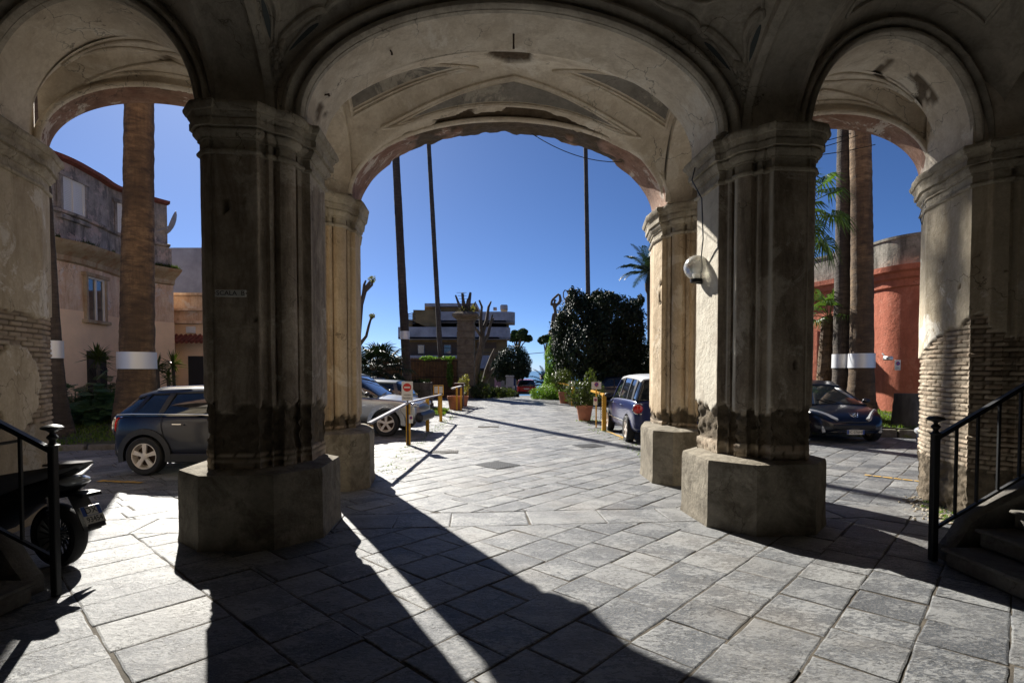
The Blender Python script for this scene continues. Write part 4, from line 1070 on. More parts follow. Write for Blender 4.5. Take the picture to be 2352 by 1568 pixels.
mb = MB(); mb.box((2.1, 0, .43), (.06, 1.0, .12), bev=.03); mb.tube([(1.98, -.5, .56), (2.09, -.25, .545), (2.12, 0, .54), (2.09, .25, .545), (1.98, .5, .56)], .012, 6); obj('bumper', mb, M['black_plastic'], t)
# badge: shield outline with a small rampant animal figure
Mb = Matrix.Translation((2.02, 0, .7)) @ Matrix.Rotation(radians(-25), 4, 'Y') @ Matrix.Rotation(pi / 2, 4, 'Z') @ Matrix.Rotation(pi / 2, 4, 'X')
mb = MB(); mb.tube([(-.11, .06, .045), (-.07, -.02, .05), (0, -.065, .05), (.07, -.05, .05), (.1, .06, .045)], .007, 6, M=Mb)
mb.tube([(-.05, -.03, .06), (-.02, .0, .06), (.0, .03, .06), (.03, .04, .06)], [.01, .012, .014, .012], 6, M=Mb); mb.tube([(0, .02, .06), (.03, 0, .06), (.045, .015, .06)], .007, 5, M=Mb); mb.tube([(-.02, 0, .06), (.01, -.025, .06), (.02, -.04, .06)], .008, 5, M=Mb); mb.tube([(-.04, -.02, .06), (-.05, .03, .06), (-.03, .045, .06)], .005, 5, M=Mb)
obj('badge', mb, M['chrome'], t)
plate(t, 'EC 076HP', Matrix.Translation((2.15, 0, .31)) @ Matrix.Rotation(pi / 2, 4, 'Z') @ Matrix.Rotation(pi / 2, 4, 'X'), .4, .11, .088)
for s in (-1, 1): line_part(t, 'wiper', [(1.22, s * .1 + .1, .95), (1.0, s * .1 - .3, 1.05)], .01, M['black_plastic'])
# -- royal blue tall hatchback with white roof, seen from behind
t = thing('parked_car', 'royal blue tall hatchback with white roof, parked behind the right yellow posts', 'car', (3.78, 14.98, 0), radians(90))
me = body_mesh([(-2.05, .42, 1.0, .74), (-1.98, .3, 1.08, .84), (-1.6, .24, 1.1, .89), (0, .24, 1.08, .895), (.9, .24, 1.02, .89), (1.5, .24, .95, .86), (1.95, .3, .8, .76), (2.08, .38, .6, .6)], [(sx, .33, .38, sy) for sx in (-1.3, 1.31) for sy in (-.87, .87)])
put('body', me, P_blu2, t)
cabin(t, [(-1.98, 1.06, 1.1, .8, .74), (-1.93, 1.08, 1.38, .8, .68), (-1.85, 1.09, 1.58, .8, .64), (-1.4, 1.09, 1.64, .81, .64), (-.3, 1.08, 1.67, .82, .65), (.45, 1.06, 1.62, .82, .64), (.7, 1.05, 1.52, .81, .63), (1.25, 1.0, 1.05, .78, .7)], [(-1.6, -1.55, .09, M['black_plastic']), (-1.02, -1.0, .035, M['black_plastic']), (-.15, -.15, .035, M['black_plastic']), (.95, .5, .03, P_blu2)], P_blu2, P_white, 2, 6)
for sx in (-1.3, 1.31):
    for sy in (-.83, .83): wheel(t, sx, sy, .33, .2, 5, M['alloy'], True)
for s in (-1, 1):
    lens(t, 'tail_light', (-1.97, s * .74, .87), (.08, .15, .13), M['red_lens'])
    mb = MB(); mb.tube([(-2.03 + .03 * abs(cos(a)), s * .74 + .15 * cos(a), .87 + .13 * sin(a)) for a in [2 * pi * k / 18 for k in range(19)]], .012, 5); obj('tail_light_ring', mb, M['chrome'], t)
    line_part(t, 'side_strip', [(-1.0, s * .905, .52), (0, s * .91, .5), (1.0, s * .905, .5)], .016, M['chrome'])
    for x in (-.7, .35): line_part(t, 'door_handle', [(x - .09, s * .9, .9), (x, s * .925, .91), (x + .09, s * .9, .9)], .014, M['chrome'])
mb = MB(); mb.box((-2.02, 0, .42), (.12, 1.4, .26), bev=.05); obj('rear_bumper', mb, M['black_plastic'], t)
mb = MB(); mb.box((-2.09, 0, .55), (.03, 1.15, .05), bev=.01); obj('chrome_bar', mb, M['chrome'], t)
mirrors(t, .95, .86, 1.08, M['black_plastic'])
# -- red small off-roader far down the road
t = thing('parked_car', 'red compact off-roader stopped at the far end of the road', 'car', (1.27, 50.5, gz(0, 48.5) - .03), radians(91))
me = body_mesh([(-2.1, .5, 1.0, .8), (-2.02, .42, 1.1, .88), (-1.2, .4, 1.12, .9), (1.0, .4, 1.08, .9), (1.9, .42, 1.0, .85), (2.1, .5, .8, .75)], [(sx, .35, .42, sy) for sx in (-1.3, 1.3) for sy in (-.87, .87)])
put('body', me, P_red, t)
cabin(t, [(-2.0, 1.08, 1.12, .8, .76), (-1.9, 1.1, 1.5, .8, .68), (-1.8, 1.1, 1.62, .81, .66), (0, 1.1, 1.67, .82, .66), (.6, 1.08, 1.58, .82, .65), (1.1, 1.06, 1.1, .8, .72)], [(-1.7, -1.65, .1, P_red), (-.1, -.1, .04, P_red), (.9, .55, .03, P_red)], P_red, P_red, 2, 4)
for sx in (-1.3, 1.3):
    for sy in (-.82, .82): wheel(t, sx, sy, .35, .22, 5, M['alloy'])
for s in (-1, 1): lens(t, 'tail_light', (-2.02, s * .74, .98), (.07, .13, .11), M['red_lens'])
mb = MB(); mb.box((-2.06, 0, .5), (.14, 1.6, .26), bev=.05); obj('rear_bumper', mb, M['black_plastic'], t)
mb = MB(); mb.box((-2.115, 0, .86), (.012, .5, .11)); obj('number_plate', mb, M['sign_white'], t)
# -- silver off-roader behind the barrier
t = thing('parked_car', 'silver off-roader with its nose behind the left barrier', 'car', (-4.55, 15.75, 0), radians(-6))
me = body_mesh([(-2.1, .45, 1.0, .75), (-1.95, .36, 1.08, .86), (-1, .34, 1.1, .89), (.5, .34, 1.08, .89), (1.0, .34, 1.06, .89), (1.6, .36, 1.0, .87), (1.95, .38, .9, .8), (2.1, .44, .76, .66)], [(sx, .36, .42, sy) for sx in (-1.3, 1.22) for sy in (-.87, .87)])
put('body', me, P_silver, t)
cabin(t, [(-1.95, 1.08, 1.12, .8, .76), (-1.85, 1.1, 1.55, .8, .68), (-1.7, 1.1, 1.68, .81, .66), (-.3, 1.1, 1.72, .82, .66), (.2, 1.08, 1.64, .82, .65), (.95, 1.06, 1.1, .8, .72)], [(-1.5, -1.4, .1, P_silver), (-.35, -.35, .04, P_silver), (.72, .12, .03, P_silver)], P_silver, P_silver, 2, 4)
for sx in (-1.3, 1.22):
    for sy in (-.84, .84): wheel(t, sx, sy, .36, .23, 5, M['alloy'])
for sx in (-1.3, 1.22):
    for s in (-1, 1):
        mb = MB(); ring = []
        for k in range(15):
            a = radians(-8) + radians(196) * k / 14; ring.append([(sx + q_ * cos(a), s * y, .36 + q_ * sin(a)) for q_, y in ((.42, .85), (.42, .925), (.53, .915), (.54, .86))])
        mb.loft(ring); obj('wheel_arch_trim', mb, P_grey if False else P_silver, t)
for s in (-1, 1): lens(t, 'headlight', (1.93, s * .6, .83), (.13, .18, .09), M['glass_lens'], -s * .5)
mb = MB(); mb.box((2.08, 0, .5), (.22, 1.5, .26), bev=.07); obj('front_bumper', mb, M['black_plastic'], t)
mirrors(t, .72, .86, 1.15, M['black_plastic']); line_part(t, 'wiper', [(.98, -.5, 1.12), (.9, .1, 1.16)], .012, M['black_plastic'])
# -- grey estate behind it, blue car behind that, a black one under the yuccas, bonnet corner by the far right pillar
def plain_car(lab, loc, rot, pm, L=2.15, roof=1.45, roofm=None):
    t = thing('parked_car', lab, 'car', loc, rot)
    me = body_mesh([(-L, .42, .85, .72), (-L + .12, .32, .92, .84), (-1.2, .26, .95, .88), (.5, .26, .94, .88), (1.2, .26, .88, .87), (L - .2, .3, .76, .78), (L, .38, .58, .62)], [(sx, .32, .37, sy) for sx in (-1.32, 1.32) for sy in (-.87, .87)])
    put('body', me, pm, t)
    cabin(t, [(-L + .08, .92, .96, .76, .7), (-L + .25, .94, 1.24, .78, .64), (-L + .5, .95, roof - .05, .8, .62), (-.6, .95, roof, .82, .62), (.1, .94, roof - .03, .82, .61), (.35, .93, roof - .13, .81, .6), (1.05, .9, .93, .77, .68)], [(-1.75, -1.6, .06, pm), (-.95, -.9, .04, pm), (-.1, -.12, .035, M['black_plastic']), (.9, .25, .03, pm)], pm, roofm or pm, 2, 5)
    for sx in (-1.32, 1.32):
        for sy in (-.83, .83): wheel(t, sx, sy, .32, .2, 5, M['alloy'])
    for s in (-1, 1): lens(t, 'headlight', (L - .17, s * .58, .68), (.12, .15, .08), M['glass_lens'], -s * .5); lens(t, 'tail_light', (-L + .12, s * .68, .8), (.07, .12, .1), M['red_lens'])
    mirrors(t, .75, .84, .98, pm); return t
plain_car('grey estate car parked behind the silver off-roader', (-5.6, 19.4, 0), radians(176), P_grey)
plain_car('blue car mostly hidden behind the grey estate', (-7.2, 23.2, 0), radians(176), P_blu2, roof=1.5)
plain_car('black car half hidden behind the dark blue compact car', (-8.6, 17.6, .0), radians(178), P_navy, roof=1.62)
plain_car('dark blue car whose nose shows beside the far right pillar', (9.62, 9.55, 0), radians(-176), P_navy)
plain_car('car glimpsed behind the round bush and the white sign', (5.1, 28.2, 0), radians(178), P_navy)
# -- scooter
t = thing('motor_scooter', 'black and grey motor scooter parked behind the left railing, plate DX 93454', 'scooter', (-4.17, 4.95, 0), radians(166))
sp = simple('grey scooter panel', (.2, .2, .205), .3, .3, coat=.6)
def torus(mb, c, R, r, n=32, m=10, sq=1.0):
    mb.tube([(c[0] + R * cos(2 * pi * k / n), c[1], c[2] + R * sin(2 * pi * k / n)) for k in range(n + 1)], r, m)
for x, nm in ((0, 'wheel'), (1.4, 'wheel')):
    mb = MB(); R = .29
    X = Matrix.Translation((x, 0, R)) @ Matrix.Rotation(pi / 2, 4, 'X')
    mb.lathe([(.2, -.05), (.23, -.068), (.265, -.062), (.285, -.035), (.29, 0), (.285, .035), (.265, .062), (.23, .068), (.2, .05)], 40, M=X)
    w = obj('wheel', mb, M['black_rubber'], t)
    mb = MB(); mb.lathe([(.2, -.05), (.205, -.056), (.19, -.056), (.185, -.04), (.185, .04), (.19, .056), (.205, .056), (.2, .05)], 40, M=X)
    for k in range(18):
        a = 2 * pi * k / 18; mb.tube([(.05 * cos(a), .05 * sin(a), .03), (.19 * cos(a + .12), .19 * sin(a + .12), .035)], .007, 5, M=X); mb.tube([(.05 * cos(a), .05 * sin(a), -.03), (.19 * cos(a + .12), .19 * sin(a + .12), -.035)], .007, 5, M=X)
    mb.lathe([(0, -.05), (.06, -.05), (.06, .05), (0, .05)], 14, M=X); obj('rim', mb, M['iron'], w)
# frame: bodywork lofted along x
mb = MB(); rings = []
for x, z0, z1, hw in ((-.28, .74, .8, .05), (-.2, .7, .84, .11), (0, .64, .84, .15), (.3, .5, .8, .18), (.6, .3, .72, .19), (.85, .22, .4, .2), (1.05, .22, .38, .2), (1.15, .3, .6, .2), (1.22, .5, .85, .17)):
    rings.append([(x, hw * cos(a), (z0 + z1) / 2 + (z1 - z0) / 2 * sin(a)) for a in [2 * pi * k / 14 for k in range(14)]])
mb.loft(rings); obj('body', mb, M['black_plastic'], t, smooth=60)
mb = MB(); rings = []
for x, z0, z1, hw in ((-.1, .82, .9, .1), (.05, .8, .9, .15), (.35, .78, .86, .16), (.6, .72, .8, .14), (.8, .68, .74, .08)):
    rings.append([(x, hw * cos(a), (z0 + z1) / 2 + (z1 - z0) / 2 * sin(a)) for a in [2 * pi * k / 14 for k in range(14)]])
mb.loft(rings); obj('seat', mb, M['black_rubber'], t, smooth=60)
for s in (-1, 1):
    mb = MB(); mb.loft([[(x, s * y, z), (x, s * (y + .03), z - h * .5), (x, s * y, z - h), (x, s * (y - .02), z - h * .5)] for x, y, z, h in ((-.34, .04, .97, .02), (-.22, .09, .955, .06), (-.05, .14, .93, .1), (.15, .17, .9, .13), (.5, .19, .84, .2))]); obj('tail_fairing', mb, sp, t, smooth=60)
mb = MB(); mb.loft([[(x, -w, z), (x, w, z), (x, w * .9, z + .022), (x, -w * .9, z + .022)] for x, w, z in ((-.36, .05, .955), (-.28, .1, .95), (-.1, .11, .94), (.05, .1, .93))]); obj('grab_rail', mb, sp, t)
lens(t, 'tail_light', (-.2, 0, .8), (.11, .13, .05), M['glass_lens'])
mb = MB(); mb.loft([[(x, -.09, z), (x, .09, z), (x, .08, z + .03), (x, -.08, z + .03)] for x, z in ((.0, .62), (-.15, .66), (-.3, .68), (-.4, .67))]); mb.loft([[(x, -.08, z), (x, .08, z), (x, .08, z + .02), (x, -.08, z + .02)] for x, z in ((-.22, .66), (-.33, .5), (-.4, .36))]); obj('rear_mudguard', mb, M['black_plastic'], t)
Mp = Matrix.Translation((-.4, 0, .5)) @ Matrix.Rotation(-pi / 2, 4, 'Z') @ Matrix.Rotation(radians(62), 4, 'X')
mb = MB(); mb.box((0, 0, 0), (.18, .18, .01), Mp, bev=.002); p = obj('number_plate', mb, M['sign_white'], t)
mb = MB(); mb.box((0, .042, .006), (.172, .09, .002), Mp); obj('plate_band', mb, M['sign_blue'], p)
mb = MB(); mb.box((.0, .042, .0075), (.1, .084, .001), Mp); obj('plate_field', mb, M['sign_white'], p)
text_part('lettering', 'DX', .078, M['ink'], p, Mp @ Matrix.Translation((-.005, .042, .009)), .001)
text_part('lettering', '93454', .072, M['ink'], p, Mp @ Matrix.Translation((0, -.042, .0075)), .001, sx=.8)
mb = MB(); mb.box((0, -.1, .0), (.16, .05, .02), Mp, bev=.008); obj('reflector', mb, M['black_plastic'], t)
for s in (-1, 1):
    mb = MB(); P = []
    for k in range(64): a = k / 63 * 2 * pi * 8; P.append((-.12 + .03 * cos(a) + .1 * k / 63, s * .11 + .03 * sin(a), .38 + .26 * k / 63))
    mb.tube(P, .006, 5); mb.tube([(-.12, s * .11, .34), (-.02, s * .11, .66)], .014, 6); obj('shock_absorber', mb, M['chrome'], t)
mb = MB(); mb.tube([(.02, -.14, .26), (.2, -.17, .3), (.5, -.16, .28)], [.05, .06, .05], 12); obj('exhaust', mb, M['alloy'], t)
mb = MB(); mb.tube([(1.15, 0, .5), (1.08, 0, .95), (1.05, 0, 1.05)], .03, 8); mb.tube([(1.4, -.09, .29), (1.2, -.09, .7), (1.2, .09, .7), (1.4, .09, .29)], .02, 8); mb.tube([(.98, -.33, 1.08), (1.05, -.15, 1.06), (1.05, .15, 1.06), (.98, .33, 1.08)], .016, 8); obj('handlebar', mb, M['black_plastic'], t)
mb = MB(); mb.box((0, 0, 0), (.03, .02, .3), Matrix.Translation((.25, .2, .13)) @ Matrix.Rotation(.5, 4, 'Y')); obj('side_stand', mb, M['iron'], t)
# ------------------------------------------------------------------ trees and plants
def fan_leaf(mb, base, d, L, R, n=18, droop=.5, r=rnd, w=.03):
    """a palmate frond: stalk of length L, then segments of length R spread in a fan"""
    base = Vector(base); d = Vector(d).normalized(); P = []; p = base.copy(); dd = d.copy()
    for k in range(5): P.append(p.copy()); p = p + dd * (L / 4); dd = (dd + Vector((0, 0, -droop * .12))).normalized()
    mb.tube(P, .012, 4)
    c = P[-1]; t = dd; side = t.cross(Vector((0, 0, 1))); side = side.normalized() if side.length > .05 else Vector((1, 0, 0)); up = side.cross(t).normalized()
    for i in range(n):
        a = lerp(-2.0, 2.0, i / (n - 1)) + r.uniform(-.04, .04); e = (t * cos(a) + side * sin(a)).normalized(); l = R * (1 - .22 * abs(a) / 2) * r.uniform(.88, 1.06)
        m1 = c + e * l * .55 + up * .04; m2 = c + e * l + Vector((0, 0, -droop * l * .45 * r.uniform(.7, 1.2))); ww = side * cos(a) - t * sin(a)
        b = len(mb.v); W_ = w * R / .8
        mb.v += [c + up * .005, m1 - ww * W_ + up * .02, m1 + up * 0, m1 + ww * W_ + up * .02, m2]
        for f in ((b, b + 1, b + 2), (b, b + 2, b + 3), (b + 1, b + 4, b + 2), (b + 2, b + 4, b + 3)): mb.f.append(list(f)); mb.m.append(0)
def feather(mb, base, d, L, droop=.9, n=34, lw=.35, r=rnd, w=.018):
    p = Vector(base); dd = Vector(d).normalized(); P = []
    for k in range(13): P.append(p.copy()); p = p + dd * (L / 12); dd = (dd + Vector((0, 0, -droop * .1 * (k / 6)))).normalized()
    mb.tube(P, [.03 * (1 - k / 14) * L / 3 + .004 for k in range(13)], 4)
    for i in range(n):
        f = .12 + .88 * i / n; k = f * 12; k0 = min(11, int(k)); q_ = P[k0].lerp(P[k0 + 1], k - k0); t = (P[k0 + 1] - P[k0]).normalized(); sd = t.cross(Vector((0, 0, 1))).normalized()
        l = lw * L * .33 * sin(pi * min(.97, f * .85 + .12)) * r.uniform(.85, 1.1) + .1
        for s in (-1, 1):
            e = (sd * s + t * .7 + Vector((0, 0, .25 + r.uniform(-.2, .1)))).normalized(); b = len(mb.v); tip = q_ + e * l + Vector((0, 0, -.35 * l))
            mb.v += [q_ - t * w, q_ + t * w, q_ + e * l * .6 + t * w * .8, tip, q_ + e * l * .6 - t * w * .8]; mb.f.append([b, b + 1, b + 2, b + 3, b + 4]); mb.m.append(0)
def trunk_mb(p0, p1, r0, r1, flare=1.5, fl=.9, seg=26, rows=150, rough=.04, seed=0, bend=(0, 0)):
    p0, p1 = Vector(p0), Vector(p1); mb = MB(); rings = []
    for k in range(rows + 1):
        f = k / rows; f = f ** 1.3; c = p0.lerp(p1, f) + Vector((bend[0] * sin(pi * f), bend[1] * sin(pi * f), 0)); h = (p1.z - p0.z) * f
        R = lerp(r0, r1, f) * (1 + (flare - 1) * math.exp(-h / fl))
        rings.append([c + Vector((cos(a), sin(a), 0)) * R * (1 + rough * (nz(cos(a) * 2 + seed, sin(a) * 2, h * 5) + .7 * nz(cos(a) * 5, sin(a) * 5 + seed, h * 16) + .5 * nz(0, seed, h * 7) + .9 * nz(seed, 0, h * .8))) for a in [2 * pi * j / seg for j in range(seg)]])
    mb.loft(rings); return mb
def tall_palm(lab, x, y, z0, H, r0, r1, top, flare=1.5, band=None, mat='palm_bark', nf=34, fan=True, group='tall palm trunks', fl=.9, R=.9, seg=22, bend=(0, 0)):
    t = thing('palm_tree', lab, 'palm tree', (x, y, z0), 0, group)
    o = obj('trunk', trunk_mb((x, y, z0 - .1), (top[0], top[1], z0 + H), r0, r1, flare, fl, seed=x, bend=bend, seg=seg), M[mat], t, world=True, smooth=70)
    mb = MB(); r = random.Random(int(x * 10) + 50)
    for i in range(nf):
        a = 2.4 * i; el = lerp(1.2, -.9, i / nf); d = (cos(a) * cos(el), sin(a) * cos(el), sin(el)); fan_leaf(mb, (top[0], top[1], z0 + H - .1), d, R * 1.1, R, 14, .6, r)
    obj('crown', mb, M['palm_leaf'], t, world=True, smooth=0)
    if band:
        f0 = (band[0] - z0) / H; h = band[1]; f0 = max(0, f0) ; c = Vector((x, y, z0)).lerp(Vector((top[0], top[1], z0 + H)), f0); hh = band[0] - z0
        f = f0; c += Vector((bend[0] * sin(pi * f), bend[1] * sin(pi * f), 0))
        R_ = lerp(r0, r1, f0) * (1 + (flare - 1) * math.exp(-(hh - h / 2) / fl)) * (1 + .035) + .012
        mb = MB(); mb.lathe([(R_ - .01, -h / 2), (R_, -h / 2), (R_ * .985, h / 2), (R_ - .015, h / 2)], 36, tuple(c)); obj('metal_band', mb, M['alu'], t, world=True)
    return t
tall_palm('thick palm trunk with metal band standing on the left lawn behind the dark blue car', -9.73, 14.0, .25, 12.5, .4, .29, (-9.5, 14.2), 1.5, (2.05, .43), fl=.9)
tall_palm('slim dark palm trunk with metal band beside the far left pillar', XD(134, 13.2), 13.2, .2, 12, .16, .13, (XD(88, 12.6), 12.6), 2.4, (2.3, .42), mat='palm_bark_dark', fl=.7)
tall_palm('front trunk of the twin palms on the right, broad metal band', XD(1979, 15.9), 15.9, .4, 13, .31, .26, (XD(1945, 16.6), 16.6), 1.5, (2.08, .42), fl=.8, bend=(.12, 0))
tall_palm('rear trunk of the twin palms on the right, half hidden behind the front one', XD(1938, 16.5), 16.6, .4, 13, .25, .22, (XD(1932, 16.9), 16.9), 1.3, (2.08, .42), mat='palm_bark_dark', fl=.8)
def far_palm(lab, x0, y0, x1, y1, Y, w, H, band=None, zb=0):
    """thin leaning trunk through two surveyed bearings"""
    X0, Z0, X1, Z1 = XD(x0, Y), ZD(y0, Y), XD(x1, Y), ZD(y1, Y); s = (X1 - X0) / (Z1 - Z0); xb = X0 + (zb - Z0) * s; xt = X0 + (zb + H - Z0) * s
    return tall_palm(lab, xb, Y, zb, H, w * 1.12, w * .8, (xt, Y), 1.15, band, 'palm_bark_dark', 40, R=1.0, seg=14)
far_palm('leftmost tall thin palm trunk seen through the central arch, with metal band', 935, 870, 913, 380, 28, .21, 21, (ZD(770, 28), .42))
far_palm('tall thin palm trunk standing in front of the white balconies', 1012, 818, 987, 335, 44, .19, 30, zb=-.5)
far_palm('tall thin palm trunk rising behind the big dark hedge tree', 1350, 680, 1343, 345, 46, .19, 31, zb=-.5)
# feather palm far right
xq, Yq = XD(1490, 48), 48.0
t = thing('palm_tree', 'feather palm with bulging crownshaft far off beside the right rear pillar', 'palm tree', (XD(1497, Yq), Yq, -.7))
mb = trunk_mb((XD(1497, Yq), Yq, -.8), (XD(1489, Yq), Yq, ZD(672, Yq)), .3, .2, 1.2, seg=12); mb.lathe([(.2, 0), (.34, .3), (.38, .8), (.28, 1.2), (.16, 1.5), (.14, 2.0)], 12, (XD(1489, Yq), Yq, ZD(675, Yq))); obj('trunk', mb, M['palm_bark_dark'], t, world=True)
mb = MB(); r = random.Random(4)
for i in range(30): a = 2.4 * i; el = lerp(1.35, -.35, i / 30); feather(mb, (XD(1489, Yq), Yq, ZD(625, Yq)), (cos(a) * cos(el), sin(a) * cos(el), sin(el)), r.uniform(2.5, 3.2), 1.0, 30, .55, r, .03)
obj('crown', mb, M['palm_leaf_dark'], t, world=True, smooth=0)
def fan_palm(lab, x, y, z0, H, tr, nl, L, R, mat='palm_leaf', seed=1, lo=-.5, group=None, shag=True, leanx=0, droop=.6):
    t = thing('fan_palm', lab, 'palm tree', (x, y, z0), 0, group); r = random.Random(seed)
    mb = trunk_mb((x, y, z0 - .05), (x + leanx, y, z0 + H), tr * 1.15, tr, 1.2, seg=14, rows=30, rough=.08)
    if shag:
        for i in range(int(H * 130)):
            a = r.uniform(0, 6.28); h = r.uniform(0, H); p = Vector((x + leanx * h / H + cos(a) * tr, y + sin(a) * tr, z0 + h)); q_ = p + Vector((cos(a) * .07, sin(a) * .07, r.uniform(.05, .12))); b = len(mb.v); s_ = Vector((-sin(a), cos(a), 0)) * .035
            mb.v += [p - s_, p + s_, q_]; mb.f.append([b, b + 1, b + 2]); mb.m.append(0)
    obj('trunk', mb, M['palm_bark'], t, world=True, smooth=0)
    mb = MB()
    for i in range(nl):
        a = 2.4 * i + r.uniform(-.2, .2); el = lerp(1.35, lo, i / nl) + r.uniform(-.1, .1); fan_leaf(mb, (x + leanx, y, z0 + H - .05), (cos(a) * cos(el), sin(a) * cos(el), sin(el)), L * r.uniform(.8, 1.15), R * r.uniform(.85, 1.1), 20, droop, r)
    obj('crown', mb, M[mat], t, world=True, smooth=0); return t
fan_palm('bushy young fan palm left of the central passage', XD(868, 24), 24, 0, 1.75, .2, 38, .9, .95, 'leaf_dark', 3, -.7)
fan_palm('taller fan palm whose fronds show beside the right pillar', 6.95, 14.0, 0, 5.7, .22, 30, 1.0, .72, 'palm_leaf', 5, -1.0, leanx=.12, droop=.9)
fan_palm('small sunlit fan palm with shaggy trunk left of the twin trunks', XD(1890, 17.2), 17.2, .4, 3.1, .2, 14, .65, .62, 'palm_leaf', 8, -.25, leanx=.15)
t = thing('palm_tree', 'far pale feather palm at the end of the road', 'palm tree', (XD(1260, 60), 60, -1.5)); mb = trunk_mb((XD(1260, 60), 60, -1.5), (XD(1258, 60), 60, ZD(885, 60)), .2, .15, seg=8, rows=8); obj('trunk', mb, M['palm_bark_dark'], t, world=True)
mb = MB()
for i in range(20): a = 2.4 * i; el = lerp(1.3, -.1, i / 20); feather(mb, (XD(1258, 60), 60, ZD(885, 60)), (cos(a) * cos(el), sin(a) * cos(el), sin(el)), 2.5, .9, 26, .6, r, .03)
obj('crown', mb, M['palm_leaf_dark'], t, world=True, smooth=0)
def yucca(lab, x, y, z0, H, n=60, L=.42, seed=1, heads=1):
    t = thing('yucca', lab, 'yucca plant', (x, y, z0), 0, 'spiky yuccas in front of the pink building'); r = random.Random(seed)
    mb = MB(); mb.tube([(x, y, z0 - .1), (x + .03, y, z0 + H * .5), (x, y, z0 + H)], [.06, .045, .05], 8); obj('stem', mb, M['bark'], t, world=True)
    mb = MB()
    for i in range(n):
        a = r.uniform(0, 6.28); el = r.uniform(-.6, 1.5); d = Vector((cos(a) * cos(el), sin(a) * cos(el), sin(el))); c = Vector((x, y, z0 + H + r.uniform(-.12, .05))); s_ = d.cross(Vector((0, 0, 1))).normalized() * .018; l = L * r.uniform(.75, 1.1); b = len(mb.v)
        mb.v += [c - s_, c + s_, c + d * l * .5 + s_ * 1.3, c + d * l + Vector((0, 0, -.04)), c + d * l * .5 - s_ * 1.3]; mb.f.append([b, b + 1, b + 2, b + 3, b + 4]); mb.m.append(0)
    obj('leaves', mb, M['leaf'], t, world=True, smooth=0)
yucca('single yucca left of the thick palm trunk', XD(225, 16), 16, .4, ZD(822, 16) - .4, 80, .55, 1)
yucca('left yucca of the pair between palm trunk and dark pillar', XD(362, 17.5), 17.5, .4, ZD(842, 17.5) - .4, 60, .5, 2)
yucca('right, taller yucca of the pair beside the dark pillar', XD(398, 17.8), 17.8, .4, ZD(836, 17.8) - .4, 60, .52, 3)
yucca('low young yucca under the pair beside the dark pillar', XD(386, 17.2), 17.2, .4, ZD(868, 17.2) - .4, 40, .35, 4)
def big_leaf(mb, c, d, L, Wd, r):
    """a lobed, drooping philodendron leaf"""
    d = Vector(d).normalized(); sd = d.cross(Vector((0, 0, 1))).normalized(); up = sd.cross(d); n = 6; c = Vector(c)
    for i in range(n):
        f0 = .1 + .8 * i / n; f1 = f0 + .1
        for s in (-1, 1):
            w = Wd * sin(pi * (f0 * .8 + .12)); p0 = c + d * L * f0 - up * L * .4 * f0 * f0; p1 = c + d * L * f1 - up * L * .4 * f1 * f1; e = (sd * s + d * .5 - up * .25).normalized(); b = len(mb.v)
            mb.v += [p0, p1, p1 + e * w * .7 + d * .02, p0 + e * w + d * .03]; mb.f.append([b, b + 1, b + 2, b + 3]); mb.m.append(0)
    b = len(mb.v); t = c + d * L - up * L * .4; p = c + d * L * .85 - up * L * .29; mb.v += [p - sd * Wd * .3, p + sd * Wd * .3, t]; mb.f.append([b, b + 1, b + 2]); mb.m.append(0)
def leafy(lab, name, x, y, z0, rx, ry, h, n, L, seed, mat='leaf_dark', group=None):
    t = MB(); r = random.Random(seed)
    for i in range(n):
        a = r.uniform(0, 6.28); q_ = r.random() ** .5; px, py = x + rx * q_ * cos(a), y + ry * q_ * sin(a); hz = z0 + h * r.uniform(.15, 1) * (1 - .5 * q_ * q_)
        el = r.uniform(-.3, .9); big_leaf(t, (px, py, hz), (cos(a) * cos(el) + r.uniform(-.4, .4), sin(a) * cos(el) - .3, sin(el)), L * r.uniform(.6, 1.1), L * .38, r)
        if i % 4 == 0: t.tube([(px, py, z0), (px, py, hz)], .012, 4)
    return tag(obj(name, t, M[mat], base=(x, y, z0), smooth=0), lab, 'plant', group)
leafy('dense dark philodendron clump left of the thick palm trunk', 'leafy_shrub', XD(195, 14.9), 14.9, .3, 1.0, .7, 1.25, 300, .5, 3, 'leaf_mid')
leafy('lighter broad leaved plant at the top of the clump by the pink wall', 'leafy_shrub', XD(250, 15.6), 15.6, .4, .45, .4, 1.5, 60, .42, 4, 'leaf')
def crown(mb, blobs, n, s, r, flat=1.0, hang=0.0):
    """leaf-sized faces on and in a set of ellipsoid clumps (x, y, z, rx, ry, rz)"""
    tot = sum(b[3] * b[4] + b[4] * b[5] + b[3] * b[5] for b in blobs)
    for B in blobs:
        k = int(n * (B[3] * B[4] + B[4] * B[5] + B[3] * B[5]) / tot)
        for i in range(k):
            d = Vector((r.gauss(0, 1), r.gauss(0, 1), r.gauss(0, 1))).normalized(); q_ = r.uniform(.72, 1.06) * (1 + .16 * nz(d.x * 2.4 + B[0], d.y * 2.4, d.z * 2.4 + B[2]) * 2)
            p = Vector((B[0] + d.x * B[3] * q_, B[1] + d.y * B[4] * q_, B[2] + d.z * B[5] * q_)); nn = (d + Vector((r.uniform(-.9, .9), r.uniform(-.9, .9), r.uniform(-.5, .9)))).normalized()
            a = nn.orthogonal().normalized(); c = nn.cross(a); l = s * r.uniform(.6, 1.3); b = len(mb.v); w = l * .55
            mb.v += [p - a * l, p + c * w, p + a * l - nn * l * .3, p - c * w]; mb.f.append([b, b + 1, b + 2, b + 3]); mb.m.append(0)
    return mb
